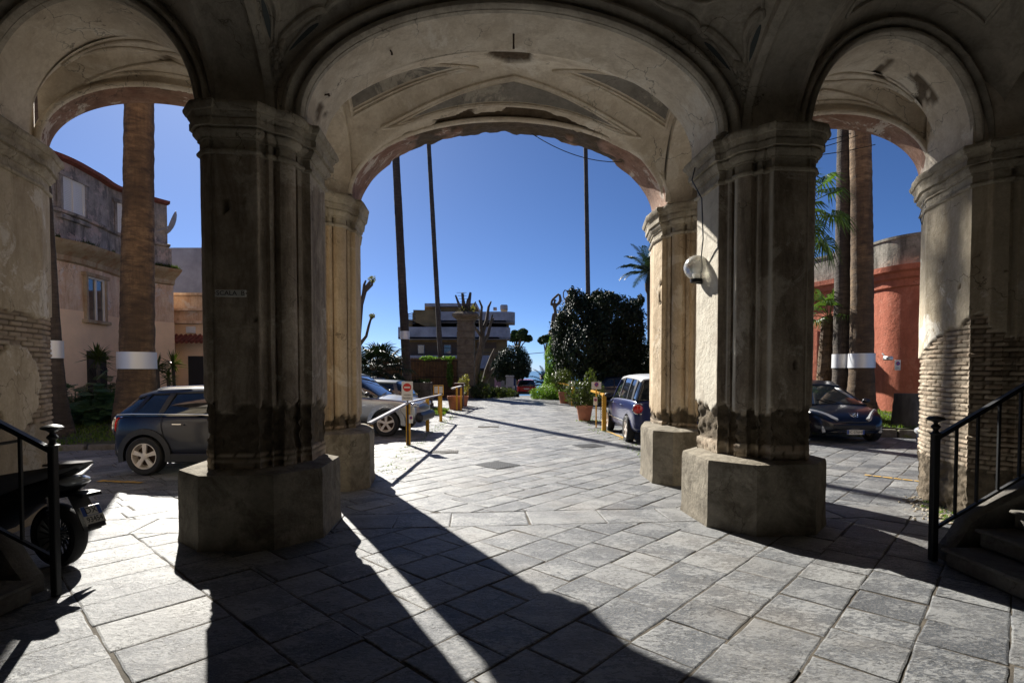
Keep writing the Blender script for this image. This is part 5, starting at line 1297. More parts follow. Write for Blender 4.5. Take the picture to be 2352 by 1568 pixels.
def tree(lab, name, cat, x, y, z0, h, blobs, n, s, mat, seed, tr=.15, group=None, limbs=True, bark='bark'):
    t = thing(name, lab, cat, (x, y, z0), 0, group); r = random.Random(seed); mb = MB()
    mb.tube([(x, y, z0 - .1), (x + .05, y, z0 + h * .5), (x, y, z0 + h)], [tr * 1.3, tr, tr * .8], 10)
    if limbs:
        for B in blobs:
            mb.tube([(x, y, z0 + h * .85), ((x + B[0]) / 2, (y + B[1]) / 2, (z0 + h + B[2]) / 2 - .1), (B[0], B[1], B[2])], [tr * .6, tr * .4, tr * .15], 6)
    obj('trunk', mb, M[bark], t, world=True)
    mb = MB(); crown(mb, blobs, n, s, r); obj('crown', mb, M[mat], t, world=True, smooth=0); return t
# big dark hedge tree
Y = 31.0; bl = []; rr = random.Random(9)
for (x, y, w, h) in ((1330, 735, 48, 52), (1395, 725, 60, 48), (1440, 745, 34, 52), (1300, 770, 34, 60), (1350, 800, 62, 66), (1420, 810, 55, 62), (1322, 850, 40, 50), (1390, 860, 62, 42), (1448, 850, 28, 48), (1290, 810, 22, 45), (1385, 700, 30, 26), (1326, 692, 20, 28), (1453, 712, 18, 26), (1462, 790, 20, 60), (1313, 677, 8, 16), (1470, 690, 8, 14), (1368, 682, 12, 12), (1410, 686, 14, 10)):
    bl.append((XD(x, Y), Y + rr.uniform(-1, 1.4) * (w > 25), ZD(y, Y), w * Y / 1245, w * Y / 1245 * 1.1 if w > 25 else .5, h * Y / 1245))
for k in range(26):
    a = rr.uniform(-.3, 3.4); x_, y_ = 1375 + 98 * cos(a) * rr.uniform(.92, 1.06), 770 - 88 * sin(a) * rr.uniform(.92, 1.08)
    bl.append((XD(x_, Y), Y + rr.uniform(-.6, .6), ZD(y_, Y), rr.uniform(.1, .3), .3, rr.uniform(.2, .5)))
tree('huge dark leafy tree clipped into a block right of the road', 'hedge_tree', 'tree', 5.2, 31.6, 0, 2.6, bl, 52000, .075, 'leaf_dark', 12, .22)
# ivy over the right gate pier
Y = 35.6
mb = MB(); bl = [(XD(1271, Y), Y, ZD(830, Y), .55, .6, 1.3), (XD(1270, Y), Y, ZD(875, Y), .6, .6, 1.1), (XD(1276, Y), Y, ZD(795, Y), .45, .5, .8), (XD(1262, Y), Y, ZD(895, Y), .6, .6, .5)]
crown(mb, bl, 7000, .07, random.Random(2)); tag(obj('ivy', mb, M['leaf_bright'], base=(XD(1270, Y), Y, 0), smooth=0), 'bright green ivy column climbing the hidden right gate pier', 'ivy')
mb = MB(); crown(mb, [(XD(1250, 34), 34, .35, .9, .8, .5), (XD(1275, 33.5), 33.5, .4, .8, .7, .5)], 3500, .06, random.Random(3)); tag(obj('low_bush', mb, M['leaf_bright'], base=(XD(1255, 34), 34, 0), smooth=0), 'low light green bush at the foot of the ivy column', 'bush')
mb = MB(); crown(mb, [(XD(1105, 35), 35, .4, .7, .6, .55), (XD(1135, 36), 36, .25, .9, .6, .4), (XD(1160, 37), 37, .2, .8, .6, .4)], 4500, .06, random.Random(4)); tag(obj('low_bush', mb, M['leaf'], base=(XD(1130, 36), 36, 0), smooth=0), 'low bush row between the stone gate pier and the white post', 'bush')
yucca('spiky plant right behind the stone gate pier', XD(1100, 37.5), 37.5, -.1, 1.2, 90, .9, 9)
tree('round dark ficus crown above the blue gate', 'round_tree', 'tree', XD(1176, 47), 47, -1.0, 3.4, [(XD(1176, 47), 47, ZD(832, 47), 1.5, 1.5, 1.4), (XD(1152, 47), 47, ZD(848, 47), .9, 1.2, 1.0), (XD(1200, 47), 47, ZD(848, 47), .7, 1, .8), (XD(1176, 47), 47, ZD(856, 47), 1.4, 1.3, .6)], 15000, .09, 'leaf_dark', 21, .15)
def pine(lab, x, y, w, h, Y, seed, yb):
    bl = []; r = random.Random(seed)
    for i in range(9): bl.append((XD(x + r.uniform(-.75, .75) * w, Y), Y + r.uniform(-1.5, 1.5), ZD(y + r.uniform(-.4, .5) * h, Y), w * .38 * Y / 1245, w * .38 * Y / 1245, h * .5 * Y / 1245))
    tree(lab, 'umbrella_pine', 'pine tree', XD(x - w * .3, Y), Y, gz(0, Y), ZD(yb, Y) - gz(0, Y), bl, 9000, .16, 'pine_leaf', seed, .25, 'umbrella pines beyond the gate')
pine('umbrella pine just right of the white balconied block', 1196, 770, 26, 16, 85, 5, 800)
pine('umbrella pine left of the big dark hedge tree', 1262, 776, 26, 16, 88, 6, 800)
# pruned bare trees
def pruned(lab, segs, Y, base, sprouts=(), name='pruned_tree'):
    t = thing(name, lab, 'tree', base); mb = MB()
    for pts in segs: mb.tube([(XD(x, Y), Y + dy, ZD(y, Y)) for x, y, w, dy in pts], [w * Y / 1245 for x, y, w, dy in pts], 8)
    obj('trunk', mb, M['bark'], t, world=True)
    return t
Y = 37.5
pruned('pruned bare tree with stubby branches right of the stone gate pier', [
    [(1098, 915, 10, 0), (1090, 880, 9, 0), (1096, 835, 8, 0), (1106, 795, 7, .1), (1108, 765, 6, 0), (1104, 735, 4, 0), (1107, 705, 2.6, 0), (1101, 690, 2, 0)],
    [(1108, 765, 5, 0), (1118, 735, 4, .2), (1122, 705, 3, .2), (1128, 692, 1.6, .2)], [(1104, 795, 6, 0), (1120, 770, 4.5, .3), (1126, 745, 3, .3), (1131, 722, 2, .3)],
    [(1090, 880, 7, 0), (1082, 850, 5, .2), (1092, 815, 4, .2), (1085, 790, 2, .2)], [(1108, 775, 4, 0), (1093, 755, 3, -.3), (1088, 740, 1.6, -.3)], [(1126, 745, 2.4, .3), (1134, 730, 1.5, .3)],
    [(1112, 880, 8, .3), (1118, 850, 6, .3), (1128, 820, 4, .3), (1136, 800, 2, .3)], [(1098, 915, 9, .2), (1110, 880, 7, .2), (1122, 862, 5, .2), (1135, 845, 3, .3)]], Y, (XD(1098, Y), Y, 0))
Y = 30.0
pruned('bare pruned tree peeping out left of the passage', [[(815, 900, 9, 0), (820, 800, 8, 0), (830, 700, 6, 0), (842, 662, 4.5, 0), (852, 648, 3.5, 0)], [(836, 680, 4.5, 0), (838, 655, 3, 0), (842, 645, 2, 0)], [(842, 668, 4, 0), (856, 655, 3, 0), (858, 642, 2, 0)], [(820, 800, 5, 0), (842, 772, 3.4, 0), (848, 748, 3, 0), (852, 735, 2.6, 0), (857, 728, 2, 0)]], Y, (XD(815, Y), Y, 0))
for yy, R_, lb in ((726, .15, 'tuft of pale shoots on the lower bare branch'), (643, .2, 'tuft of shoots on the higher bare branch')):
    mb = MB(); crown(mb, [(XD(856, Y), Y, ZD(yy, Y), R_, R_, R_)], 150, .05, random.Random(yy)); tag(obj('shoot_tuft', mb, M['dry_leaf'], base=(XD(856, Y), Y, ZD(yy, Y)), smooth=0), lb, 'shoots')
# ------------------------------------------------------------------ stone gate pier, statues, urn
M['pier_stone'] = plaster('brown gate stone', (.17, .13, .09), (.26, .21, .15), (.07, .05, .04), (.32, .28, .22), .6, .4, streak=False)
def gate_pier(lab, xc, Y, w):
    t = thing('gate_pier', lab, 'gate pier', (xc, Y, -.05)); s = w / 2; r = random.Random(3); mb = MB()
    z = .0; zt = ZD(728, 36)
    mb.box((xc, Y, .35), (w * 1.15, w * 1.15, .8), bev=.03); z = .75
    while z < zt - .9: h = r.uniform(.4, .5); mb.box((xc + r.uniform(-.01, .01), Y, z + h / 2), (w, w, h - .03), bev=.03); mb.box((xc, Y, z + h - .01), (w * .93, w * .93, .05)); z += h
    mb.box((xc, Y, (z + zt) / 2 - .1), (w * .92, w * .92, zt - z - .15)); obj('shaft', mb, M['pier_stone'], t, world=True)
    mb = MB(); rings = []
    for d, zz in ((0, zt - .35), (.06, zt - .3), (.06, zt - .22), (.16, zt - .14), (.32, zt - .02), (.34, zt + .1), (.3, zt + .14), (.05, zt + .3), (0, zt + .3)):
        q_ = s * .92 + d; rings.append([(xc + a * q_, Y + b * q_, zz) for a, b in ((-1, -1), (1, -1), (1, 1), (-1, 1))])
    mb.loft(rings); obj('cap', mb, M['pier_stone'], t, world=True, smooth=0); return zt + .3
zt = gate_pier('tall brown stone gate pier with moulded cap left of the road', XD(1071, 36), 36, 1.12)
# the dry agave on the pier top
t = thing('agave', 'dry spiky agave growing on top of the stone gate pier', 'agave', (XD(1071, 36), 36, zt - .05)); mb = MB(); r = random.Random(6)
for k, (dx, h, w) in enumerate(((-.72, 1.15, .1), (-.25, 1.25, .13), (.28, 1.3, .15), (-.5, .6, .08), (.1, .9, .12), (.62, .7, .08))):
    mb.tube([(XD(1071, 36) + dx * .3, 36, zt - .1), (XD(1071, 36) + dx * .7, 36 + r.uniform(-.2, .2), zt + h * .5), (XD(1071, 36) + dx, 36 + r.uniform(-.3, .3), zt + h)], [w, w * .9, w * .55], 7)
obj('stem', mb, M['bark'], t, world=True); mb = MB()
for i in range(170):
    a = r.uniform(0, 6.28); el = r.uniform(.0, 1.4); d = Vector((cos(a) * cos(el), sin(a) * cos(el), sin(el))); c = Vector((XD(1071, 36) + r.uniform(-.35, .55), 36 + r.uniform(-.3, .3), zt + r.uniform(-.1, .25))); s_ = d.cross(Vector((0, 0, 1))).normalized() * .03; l = r.uniform(.2, .5); b = len(mb.v); mb.v += [c - s_, c + s_, c + d * l]; mb.f.append([b, b + 1, b + 2]); mb.m.append(0)
obj('leaves', mb, M['dry_leaf'], t, world=True, smooth=0)
Yp = 36.8
t = thing('gate_pier', 'right gate pier almost hidden in ivy and the big dark tree', 'gate pier', (XD(1290, Yp), Yp, 0)); mb = MB(); mb.box((XD(1290, Yp), Yp, 2.1), (1.1, 1.1, 4.4), bev=.03)
for k in range(8): mb.box((XD(1290, Yp), Yp, .3 + k * .5), (1.14, 1.14, .4), bev=.03)
obj('shaft', mb, M['pier_stone'], t, world=True); mb = MB(); mb.box((XD(1290, Yp), Yp, 4.4), (1.7, 1.7, .25), bev=.06); mb.box((XD(1290, Yp), Yp, 4.65), (1.2, 1.2, .3), bev=.05); obj('cap', mb, M['pier_stone'], t, world=True)
def skin_obj(name, verts, edges, mat, parent, sub=2):
    me = bpy.data.meshes.new(name); me.from_pydata([v[:3] for v in verts], edges, []); o = bpy.data.objects.new(name, me); COL.objects.link(o)
    m = o.modifiers.new('k', 'SKIN'); 
    for i, v in enumerate(verts): me.skin_vertices[0].data[i].radius = (v[3], v[3] * (v[4] if len(v) > 4 else 1)); 
    me.skin_vertices[0].data[0].use_root = True
    s = o.modifiers.new('s', 'SUBSURF'); s.levels = sub; s.render_levels = sub
    apply_mods(o); o.data.materials.append(mat); o.data.polygons.foreach_set('use_smooth', [True] * len(o.data.polygons)); o.parent = parent; return o
zs_ = 4.8; xs_ = XD(1274, 36.8)
st = thing('garden_statue', 'weathered statue raising both joined arms, left of the two ornaments on the right gate pier', 'statue', (xs_, 36.5, zs_))
V = [(.0, 0, .62, .2, .8), (.02, 0, .95, .13, .8), (-.05, 0, 1.25, .17, .75), (-.08, 0, 1.42, .1), (-.04, -.02, 1.52, .07), (-.02, -.05, 1.64, .1), (.0, -.05, 1.74, .08),
     (-.28, 0, 1.38, .1), (-.2, -.02, 1.7, .085), (.1, 0, 1.98, .08), (.26, 0, 2.12, .07), (.12, 0, 1.36, .11), (.34, -.02, 1.62, .12), (.34, 0, 1.85, .1), (.28, 0, 2.1, .07),
     (-.1, 0, .5, .12), (-.14, -.04, .25, .09), (-.1, 0, 0, .08), (-.1, -.12, -.06, .05), (.12, 0, .5, .12), (.18, .02, .22, .09), (.16, .02, -.02, .08), (.16, -.1, -.06, .05)]
E = [(0, 1), (1, 2), (2, 3), (3, 4), (4, 5), (5, 6), (3, 7), (7, 8), (8, 9), (9, 10), (3, 11), (11, 12), (12, 13), (13, 14), (0, 15), (15, 16), (16, 17), (17, 18), (0, 19), (19, 20), (20, 21), (21, 22)]
skin_obj('figure', V, E, M['pier_stone'], st)
mb = MB(); mb.lathe([(0, -.1), (.34, -.1), (.34, 0), (.3, .02), (0, .02)], 16); rings = []
for z, w in ((-.0, .28), (.3, .26), (.6, .22), (.8, .17)): rings.append([(w * (1 + .14 * cos(7 * a)) * cos(a), w * .8 * (1 + .14 * cos(7 * a)) * sin(a), z) for a in [2 * pi * k / 28 for k in range(28)]])
mb.loft(rings); obj('drapery', mb, M['pier_stone'], st)
xu = XD(1308, 36.8); t = thing('amphora', 'two handled stone amphora standing against the sky above the big dark tree', 'amphora', (xu, 36.8, 4.8))
zb = 5.55 - 4.8; mb = MB(); mb.box((0, 0, zb / 2 - .1), (.5, .5, zb + .1), bev=.03); mb.lathe([(0, 0), (.2, 0), (.2, .06), (.08, .12), (.06, .2), (.14, .34), (.27, .62), (.34, .9), (.33, 1.05), (.24, 1.2), (.13, 1.3), (.11, 1.42), (.15, 1.52), (.22, 1.58), (.22, 1.62), (.12, 1.62), (0, 1.5)], 20, (0, 0, zb))
obj('vessel', mb, M['pier_stone'], t, smooth=50)
for s in (-1, 1): mb = MB(); mb.tube([(s * .31, 0, zb + 1.0), (s * .43, 0, zb + 1.2), (s * .43, 0, zb + 1.5), (s * .32, 0, zb + 1.66), (s * .2, 0, zb + 1.6), (s * .13, 0, zb + 1.46)], .04, 7); obj('handle', mb, M['pier_stone'], t)
# ------------------------------------------------------------------ far apartment block
M['bal_white'] = simple('grey white concrete balcony', (.32, .32, .36), .85, bump=.2, bs=3, var=.3, vs=1)
M['ochre'] = simple('ochre render', (.22, .15, .07), .9, var=.3, vs=1)
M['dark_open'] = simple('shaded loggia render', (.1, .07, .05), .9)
M['pane'] = simple('window pane', (.03, .04, .05), .08, coat=1)
Y0 = 60.0
def px(x, y, Y=Y0): return XD(x, Y), ZD(y, Y)
t = thing('apartment_building', 'three storey apartment block with long white curved balconies beyond the gate', 'building', (XD(1050, Y0), 66, -2.2))
mb = MB()
def bx2(mb, x0, x1, y0, y1, Ya, Yb, bev=0):
    a, z1 = px(x0, y0, Ya); b, z0 = px(x1, y1, Ya); mb.box(((a + b) / 2, (Ya + Yb) / 2, (z0 + z1) / 2), (b - a, Yb - Ya, z1 - z0), bev=bev)
bx2(mb, 922, 1163, 735, 930, 62, 76); bx2(mb, 948, 1168, 720, 760, 62, 76); bx2(mb, 976, 1085, 704, 735, 63, 75); obj('wall', mb, M['ochre'], t, world=True, smooth=0)
def bal(x0, x1, y0, y1, Ya, Yb, cut=0):
    a, z1 = px(x0, y0, Ya); b, z0 = px(x1, y1, Ya); mb = MB()
    outer = [(a, Yb), (a, Ya)] + [(b - cut + cut * sin(k * pi / 12), Ya + cut - cut * cos(k * pi / 12)) for k in range(7)] + [(b, Yb)]
    inn = [(a + .2, Yb), (a + .2, Ya + .2)] + [(b - .2 - cut + cut * sin(k * pi / 12), Ya + .2 + cut - cut * cos(k * pi / 12)) for k in range(7)] + [(b - .2, Yb)]
    rings = [[(p[0], p[1], z0) for p in outer], [(p[0], p[1], z1) for p in outer], [(p[0], p[1], z1) for p in inn], [(p[0], p[1], z0) for p in inn]]
    mb.loft(rings, False, False); mb.prism(ccw(outer), z0 - .02, z0 + .2); return obj('balcony', mb, M['bal_white'], t, world=True, smooth=0)
bal(915, 1172, 751, 778, 60, 64, 1.2); bal(1013, 1183, 716, 740, 60, 64, 1.0); bal(925, 1125, 816, 850, 60, 64, .6)
mb = MB(); bx2(mb, 976, 1095, 697, 704, 62, 75); bx2(mb, 1004, 1010, 710, 752, 61.5, 63); bx2(mb, 1149, 1166, 700, 712, 64, 66, .1); bx2(mb, 1133, 1141, 706, 712, 64, 65); obj('roof', mb, M['bal_white'], t, world=True, smooth=0)
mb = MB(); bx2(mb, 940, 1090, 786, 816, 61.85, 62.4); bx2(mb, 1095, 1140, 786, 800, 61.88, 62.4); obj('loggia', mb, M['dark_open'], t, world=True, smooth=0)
for a, b, c, d in ((1049, 1065, 738, 750), (960, 975, 792, 812), (1020, 1036, 792, 812), (1100, 1116, 740, 751)):
    f = MB(); bx2(f, a, b, c, d, 61.7, 61.85); w = obj('window', f, M['bal_white'], t, world=True, smooth=0); f = MB(); bx2(f, a + 1, b - 1, c + 1, d - 1, 61.66, 61.71); obj('pane', f, M['pane'], w, world=True, smooth=0)
mb = MB()      # slanting ochre side wing and steel stair
a, b = px(957, 713, 61), px(1003, 748, 61); mb.loft([[(px(950, 713, 61)[0], 61, px(0, 712, 61)[1]), (px(1003, 713, 61)[0], 61, px(0, 713, 61)[1]), (px(1003, 752, 61)[0], 61, px(0, 752, 61)[1]), (px(984, 752, 61)[0], 61, px(0, 752, 61)[1]), (px(950, 738, 61)[0], 61, px(0, 738, 61)[1])], [(px(950, 713, 61)[0], 62.3, px(0, 712, 61)[1]), (px(1003, 713, 61)[0], 62.3, px(0, 713, 61)[1]), (px(1003, 752, 61)[0], 62.3, px(0, 752, 61)[1]), (px(984, 752, 61)[0], 62.3, px(0, 752, 61)[1]), (px(950, 738, 61)[0], 62.3, px(0, 738, 61)[1])]])
obj('stair_wing', mb, M['ochre'], t, world=True, smooth=0)
mb = MB()
for k in range(6): p = px(938, 722 + k * 4, 61); q_ = px(955, 718 + k * 5, 61); mb.tube([(p[0], 61, p[1]), (q_[0], 61, q_[1])], .05, 4)
mb.tube([(px(938, 720, 61)[0], 61, px(0, 720, 61)[1]), (px(938, 750, 61)[0], 61, px(0, 750, 61)[1])], .06, 4); obj('roof_railing', mb, M['castiron'], t, world=True)
def antenna(lab, x, y0, y1, Y):
    mb = MB(); X = XD(x, Y); mb.tube([(X, Y, ZD(y0, Y)), (X, Y, ZD(y1, Y))], .035 * Y / 60, 5); z1 = ZD(y1, Y); k = Y / 60
    for i in range(4): mb.tube([(X - (.8 - .12 * i) * k, Y, z1 - i * .33 * k), (X + .3 * k, Y, z1 - i * .33 * k)], .022 * k, 4)
    tag(obj('tv_antenna', mb, M['castiron'], base=(X, Y, ZD(y0, Y))), lab, 'antenna')
antenna('television antenna on the roof behind the gate pier', 1066, 702, 673, 63); antenna('television antenna on the low house beside the right rear pillar', 1492, 790, 718, 55); antenna('thin antenna above the coral building on the right', 1908, 596, 566, 24)
def block(lab, name, boxes, mat, roofm=None):
    c = boxes[0]; t = thing(name, lab, 'building', (XD((c[0] + c[1]) / 2, c[4]), c[4] + 1, -1)); mb = MB()
    for b in boxes: bx2(mb, *b)
    obj('wall', mb, mat, t, world=True, smooth=0)
    f = MB(); x0, x1, y0, y1, Ya, Yb = c; bx2(f, x0 - 1, x1 + 1, y0 - 1, y0 + 1.5, Ya - .15, Yb); obj('roof', f, roofm or M['bal_white'], t, world=True, smooth=0)
    f = MB(); w = (x1 - x0) * .14; bx2(f, lerp(x0, x1, .4), lerp(x0, x1, .4) + w, y0 + (y1 - y0) * .18, y0 + (y1 - y0) * .4, Ya - .04, Ya + .1); obj('window', f, M['pane'], t, world=True, smooth=0); return t
block('pale low house beside the feather palm', 'house', [(1476, 1520, 792, 890, 55, 62)], M['bal_white'])
block('small pink house wall between bare tree and ficus', 'house', [(1136, 1152, 850, 912, 52, 56)], simple('pink render', (.55, .3, .36), .9))
block('white low outbuilding beside the white gate post', 'house', [(1150, 1172, 862, 915, 50, 54)], M['bal_white'])
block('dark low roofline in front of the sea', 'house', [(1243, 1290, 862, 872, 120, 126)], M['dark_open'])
# white gate post, blue gate, house fence
t = thing('gate_post', 'white rendered gate post with metal letter box below the ficus', 'gate post', (XD(1171, 44), 44, -.5)); mb = MB(); mb.box((XD(1171, 44), 44, .35), (.62, .5, 1.9), bev=.03); mb.box((XD(1171, 44), 44, 1.32), (.72, .6, .1), bev=.02); obj('post', mb, M['bal_white'], t, world=True)
mb = MB(); mb.box((XD(1171, 44), 43.73, .15), (.34, .05, .6), bev=.01); obj('letter_box', mb, M['castiron'], t, world=True)
M['blue_gate'] = simple('blue painted metal gate', (.02, .05, .16), .5, bump=.1)
t = thing('metal_gate', 'dark blue metal gate left of the red car', 'gate', (XD(1200, 46), 46, -.55)); mb = MB(); mb.box((XD(1175, 46), 46, .25), (.75, .05, 1.5)); obj('leaf', mb, M['blue_gate'], t, world=True); mb = MB()
for k in range(16): mb.tube([(XD(1166, 45.9) + k * .045, 45.9, -.5), (XD(1166, 45.9) + k * .045, 45.9, 1.1)], .018, 5)
obj('bars', mb, M['blue_gate'], t, world=True); mb = MB(); mb.box((XD(1177, 45.8), 45.8, .35), (.4, .03, .25)); obj('notice', mb, M['sign_white'], t, world=True)
t = thing('reed_fence', 'brown reed fence with iron bars running left from the gate pier', 'fence', (XD(960, 35.5), 35.5, 0)); mb = MB(); r = random.Random(1)
xa, xb = XD(850, 35.5), XD(1052, 35.5); n = 300
for i in range(n):
    x = lerp(xa, xb, i / n); h = 2.62 + r.uniform(-.06, .04); mb.box((x, 35.5 + r.uniform(-.02, .02), h / 2 - .03), (.026, .02, h))
M['reed'] = simple('brown reed screen', (.2, .11, .05), .9, var=.4, vs=5); obj('reed_screen', mb, M['reed'], t, world=True, smooth=0)
mb = MB()
for i in range(60): x = lerp(xa, xb, i / 59); mb.tube([(x, 35.35, -.05), (x, 35.35, 2.5)], .014, 4)
for z in (.3, 1.35, 2.4): mb.tube([(xa, 35.35, z), (xb, 35.35, z)], .018, 4)
obj('iron_bars', mb, M['iron'], t, world=True)
mb = MB(); crown(mb, [(XD(985, 35.2), 35.2, 2.6, .6, .2, .13), (XD(1030, 35.2), 35.2, 2.6, .45, .2, .12), (XD(1034, 35.1), 35.1, 1.6, .22, .15, .9)], 900, .07, random.Random(5)); tag(obj('climber', mb, M['leaf_bright'], base=(XD(1000, 35.2), 35.2, 1), smooth=0), 'yellow green climber spilling over the reed fence', 'climbing plant')
tree('dark conical shrub in front of the lowest balcony', 'shrub', 'shrub', XD(985, 40), 40, 0, 1.2, [(XD(985, 40), 40, ZD(868, 40), .55, .5, .7), (XD(985, 40), 40, ZD(853, 40), .32, .3, .5)], 2500, .07, 'leaf_dark', 31, .08)
# ivy covered stump left of the road
t = thing('ivy_stump', 'fat dark ivy covered stump with a green tuft on top, left of the road', 'tree stump', (XD(965, 27), 27, 0)); mb = trunk_mb((XD(965, 27), 27, -.05), (XD(965, 27), 27, ZD(878, 27)), .62, .6, 1.05, seg=18, rows=14, rough=.12); obj('trunk', mb, M['wood_stump'], t, world=True)
mb = MB(); r = random.Random(2); crown(mb, [(XD(965, 27), 27, .6, .62, .62, .7)], 1500, .05, r)
for i in range(90): a = r.uniform(0, 6.28); c = Vector((XD(965, 27) + r.uniform(-.5, .5), 27 + r.uniform(-.4, .4), ZD(878, 27) - .03)); d = Vector((cos(a) * .4, sin(a) * .4, 1)); s_ = Vector((.03, 0, 0)); b = len(mb.v); mb.v += [c - s_, c + s_, c + d * r.uniform(.1, .3)]; mb.f.append([b, b + 1, b + 2]); mb.m.append(0)
obj('foliage', mb, M['leaf_dark'], t, world=True, smooth=0)
# hanging street lamp
Y = 55.0; t = thing('street_lamp', 'small white hanging street lamp over the end of the road', 'street lamp', (XD(1200, Y), Y, ZD(825, Y))); mb = MB(); mb.lathe([(0, .45), (.06, .45), (.12, .3), (.35, 0), (.3, -.02), (0, .05)], 14); obj('shade', mb, M['bal_white'], t); mb = MB(); mb.tube([(-9, 0, 1.3), (-4, 0, .7), (0, 0, .5), (4, 0, .85), (9, 0, 1.6)], .03, 4); mb.tube([(0, 0, .45), (0, 0, .55)], .03, 4); obj('suspension_wire', mb, M['castiron'], t)
# wall lantern and the second small shrub pots
t = thing('pier_lantern', 'old iron lantern on a bracket at the edge of the big dark tree', 'lantern', (XD(1277, 33.8), 33.8, ZD(800, 33.8))); mb = MB(); mb.lathe([(0, -.25), (.08, -.25), (.16, .15), (.2, .17), (.1, .3), (0, .36)], 6); obj('lantern_body', mb, M['iron'], t, smooth=0); mb = MB(); mb.tube([(0, 0, .34), (.1, .3, .5), (.3, 1.5, .4)], .025, 5); obj('bracket', mb, M['iron'], t)
# ------------------------------------------------------------------ yellow barriers, signs and pots
def post(parent, x, y, h, r=.05, name='post', mat='yellow'):
    mb = MB(); mb.box((x, y, h / 2), (r * 2, r * 2, h), bev=.008); return obj(name, mb, M[mat], parent, world=True)
t = thing('barrier_rail', 'long white topped barrier rail on three yellow posts left of the road', 'barrier', (-2.5, 16, 0))
for y, h in ((13.03, 1.0), (16.0, .98), (19.0, .93)): post(t, -2.5, y, h)
mb = MB(); pts = [(-2.5, 9.45, .87), (-2.5, 13.0, 1.02), (-2.5, 16, .99), (-2.5, 19.1, .94)]
mb.loft([[(x - .035, y, z - .02), (x + .035, y, z - .02), (x + .035, y, z + .02), (x - .035, y, z + .02)] for x, y, z in pts]); obj('rail', mb, M['bal_white'], t, world=True)
post(t, -2.5, 9.5, .84)
def sign(lab, x, y, z, w, h, pole, parent_kind, Mr=None, polemat='rust'):
    t = thing('road_sign', lab, 'sign', (x, y, 0))
    if pole: mb = MB(); mb.tube([(x, y + .03, 0), (x, y + .03, z + h * .4)], .022, 8); obj('pole', mb, M[polemat], t, world=True)
    mb = MB(); mb.box((x, y, z), (w, .02, h), bev=.006); obj('panel', mb, M['sign_white'], t, world=True); return t
def disc(t, name, x, y, z, R, mat, d=.0): mb = MB(); mb.lathe([(0, 0), (R, 0), (R, .003), (0, .003)], 28, M=Matrix.Translation((x, y, z)) @ Matrix.Rotation(pi / 2, 4, 'X')); return obj(name, mb, M[mat], t, world=True)
def txt(t, s, x, y, z, size, sx=1): return text_part('lettering', s, size, M['ink'], t, Matrix.Translation(Vector((x, y, z)) - Vector(t.location)) @ Matrix.Rotation(pi / 2, 4, 'X'), .001, sx=sx)
t = sign("no entry sign reading 'vietato l'accesso' on the nearest barrier post", -2.5, 12.93, ZD(898, 12.93), .27, .46, True, 0)
z = ZD(898, 12.93); disc(t, 'red_disc', -2.5, 12.917, z + .09, .1, 'sign_red'); mb = MB(); mb.box((-2.5, 12.911, z + .09), (.14, .004, .035)); obj('white_bar', mb, M['sign_white'], t, world=True)
txt(t, 'vietato', -2.5, 12.917, z - .085, .062); txt(t, "l'accesso", -2.5, 12.917, z - .16, .062)
def noparking(lab, x, y, z, w, h, pole, text=None, polemat='yellow'):
    t = sign(lab, x, y, z, w, h, pole, 0, polemat=polemat); R = min(w * .36, h * .3); zc = z + h * .15
    disc(t, 'red_ring', x, y - .0135, zc, R, 'sign_red'); disc(t, 'blue_disc', x, y - .017, zc, R * .76, 'sign_blue')
    mb = MB(); mb.box((0, 0, 0), (R * 1.7, .003, R * .22), Matrix.Translation((x, y - .022, zc)) @ Matrix.Rotation(radians(45), 4, 'Y')); obj('slash', mb, M['sign_red'], t, world=True)
    if text:
        for i, s in enumerate(text): txt(t, s, x, y - .013, z - h * (.24 + .12 * i), h * .1)
    return t
noparking('small no parking plate fixed to the nearest left barrier post', -2.42, 12.95, ZD(962, 12.95), .1, .2, False)
noparking('white no parking sign on a thin yellow pole in front of the blue car', XD(1370, 16.9), 16.9, ZD(885, 16.9), .3, .22, True, ['AREA RISERVATA'])
noparking('small blue no parking plate lower down on the thin yellow pole', XD(1368, 16.8), 16.8, ZD(921, 16.8), .12, .26, False)
noparking('farther white no parking sign above the short right rail', XD(1313, 27), 27, ZD(881, 27), .3, .26, True)
noparking('no parking sign on the coral tower', XD(2061, 15.9), 15.9, ZD(838, 15.9), .17, .3, False, ['PASSO', 'CARRABILE'])
t = thing('notice_board', 'yellow framed board with two white notices left of the road', 'sign', (XD(1007, 22), 22, 0)); mb = MB(); mb.tube([(XD(1007, 22), 22, 0), (XD(1007, 22), 22, ZD(886, 22))], .03, 6); obj('post', mb, M['yellow'], t, world=True)
mb = MB()
for (a, b) in ((996, 1018),):
    for yy in (885, 907): mb.box((XD(1007, 22), 22, ZD(yy, 22)), (.4, .04, .03))
    for xx in (996, 1007, 1018): mb.box((XD(xx, 22), 22, ZD(896, 22)), (.03, .04, .4))
obj('frame', mb, M['yellow'], t, world=True)
for xx in (1001.5, 1012.5): mb = MB(); mb.box((XD(xx, 21.95), 21.96, ZD(895, 22)), (.14, .01, .28)); obj('notice', mb, M['sign_white'], t, world=True)
t = thing('barrier_rail', 'short yellow rail on one post between the left flower pots', 'barrier', (XD(1048, 24), 24, 0)); post(t, XD(1048, 24), 24.2, 1.05, .04); post(t, XD(1057, 24), 24.4, 1.0, .04)
mb = MB(); mb.loft([[(x - .04, y, z - .03), (x + .04, y, z - .03), (x + .04, y, z + .03), (x - .04, y, z + .03)] for x, y, z in ((XD(1040, 24), 23.6, 1.0), (XD(1062, 26), 27, 1.05))]); obj('rail', mb, M['white_paint'], t, world=True)
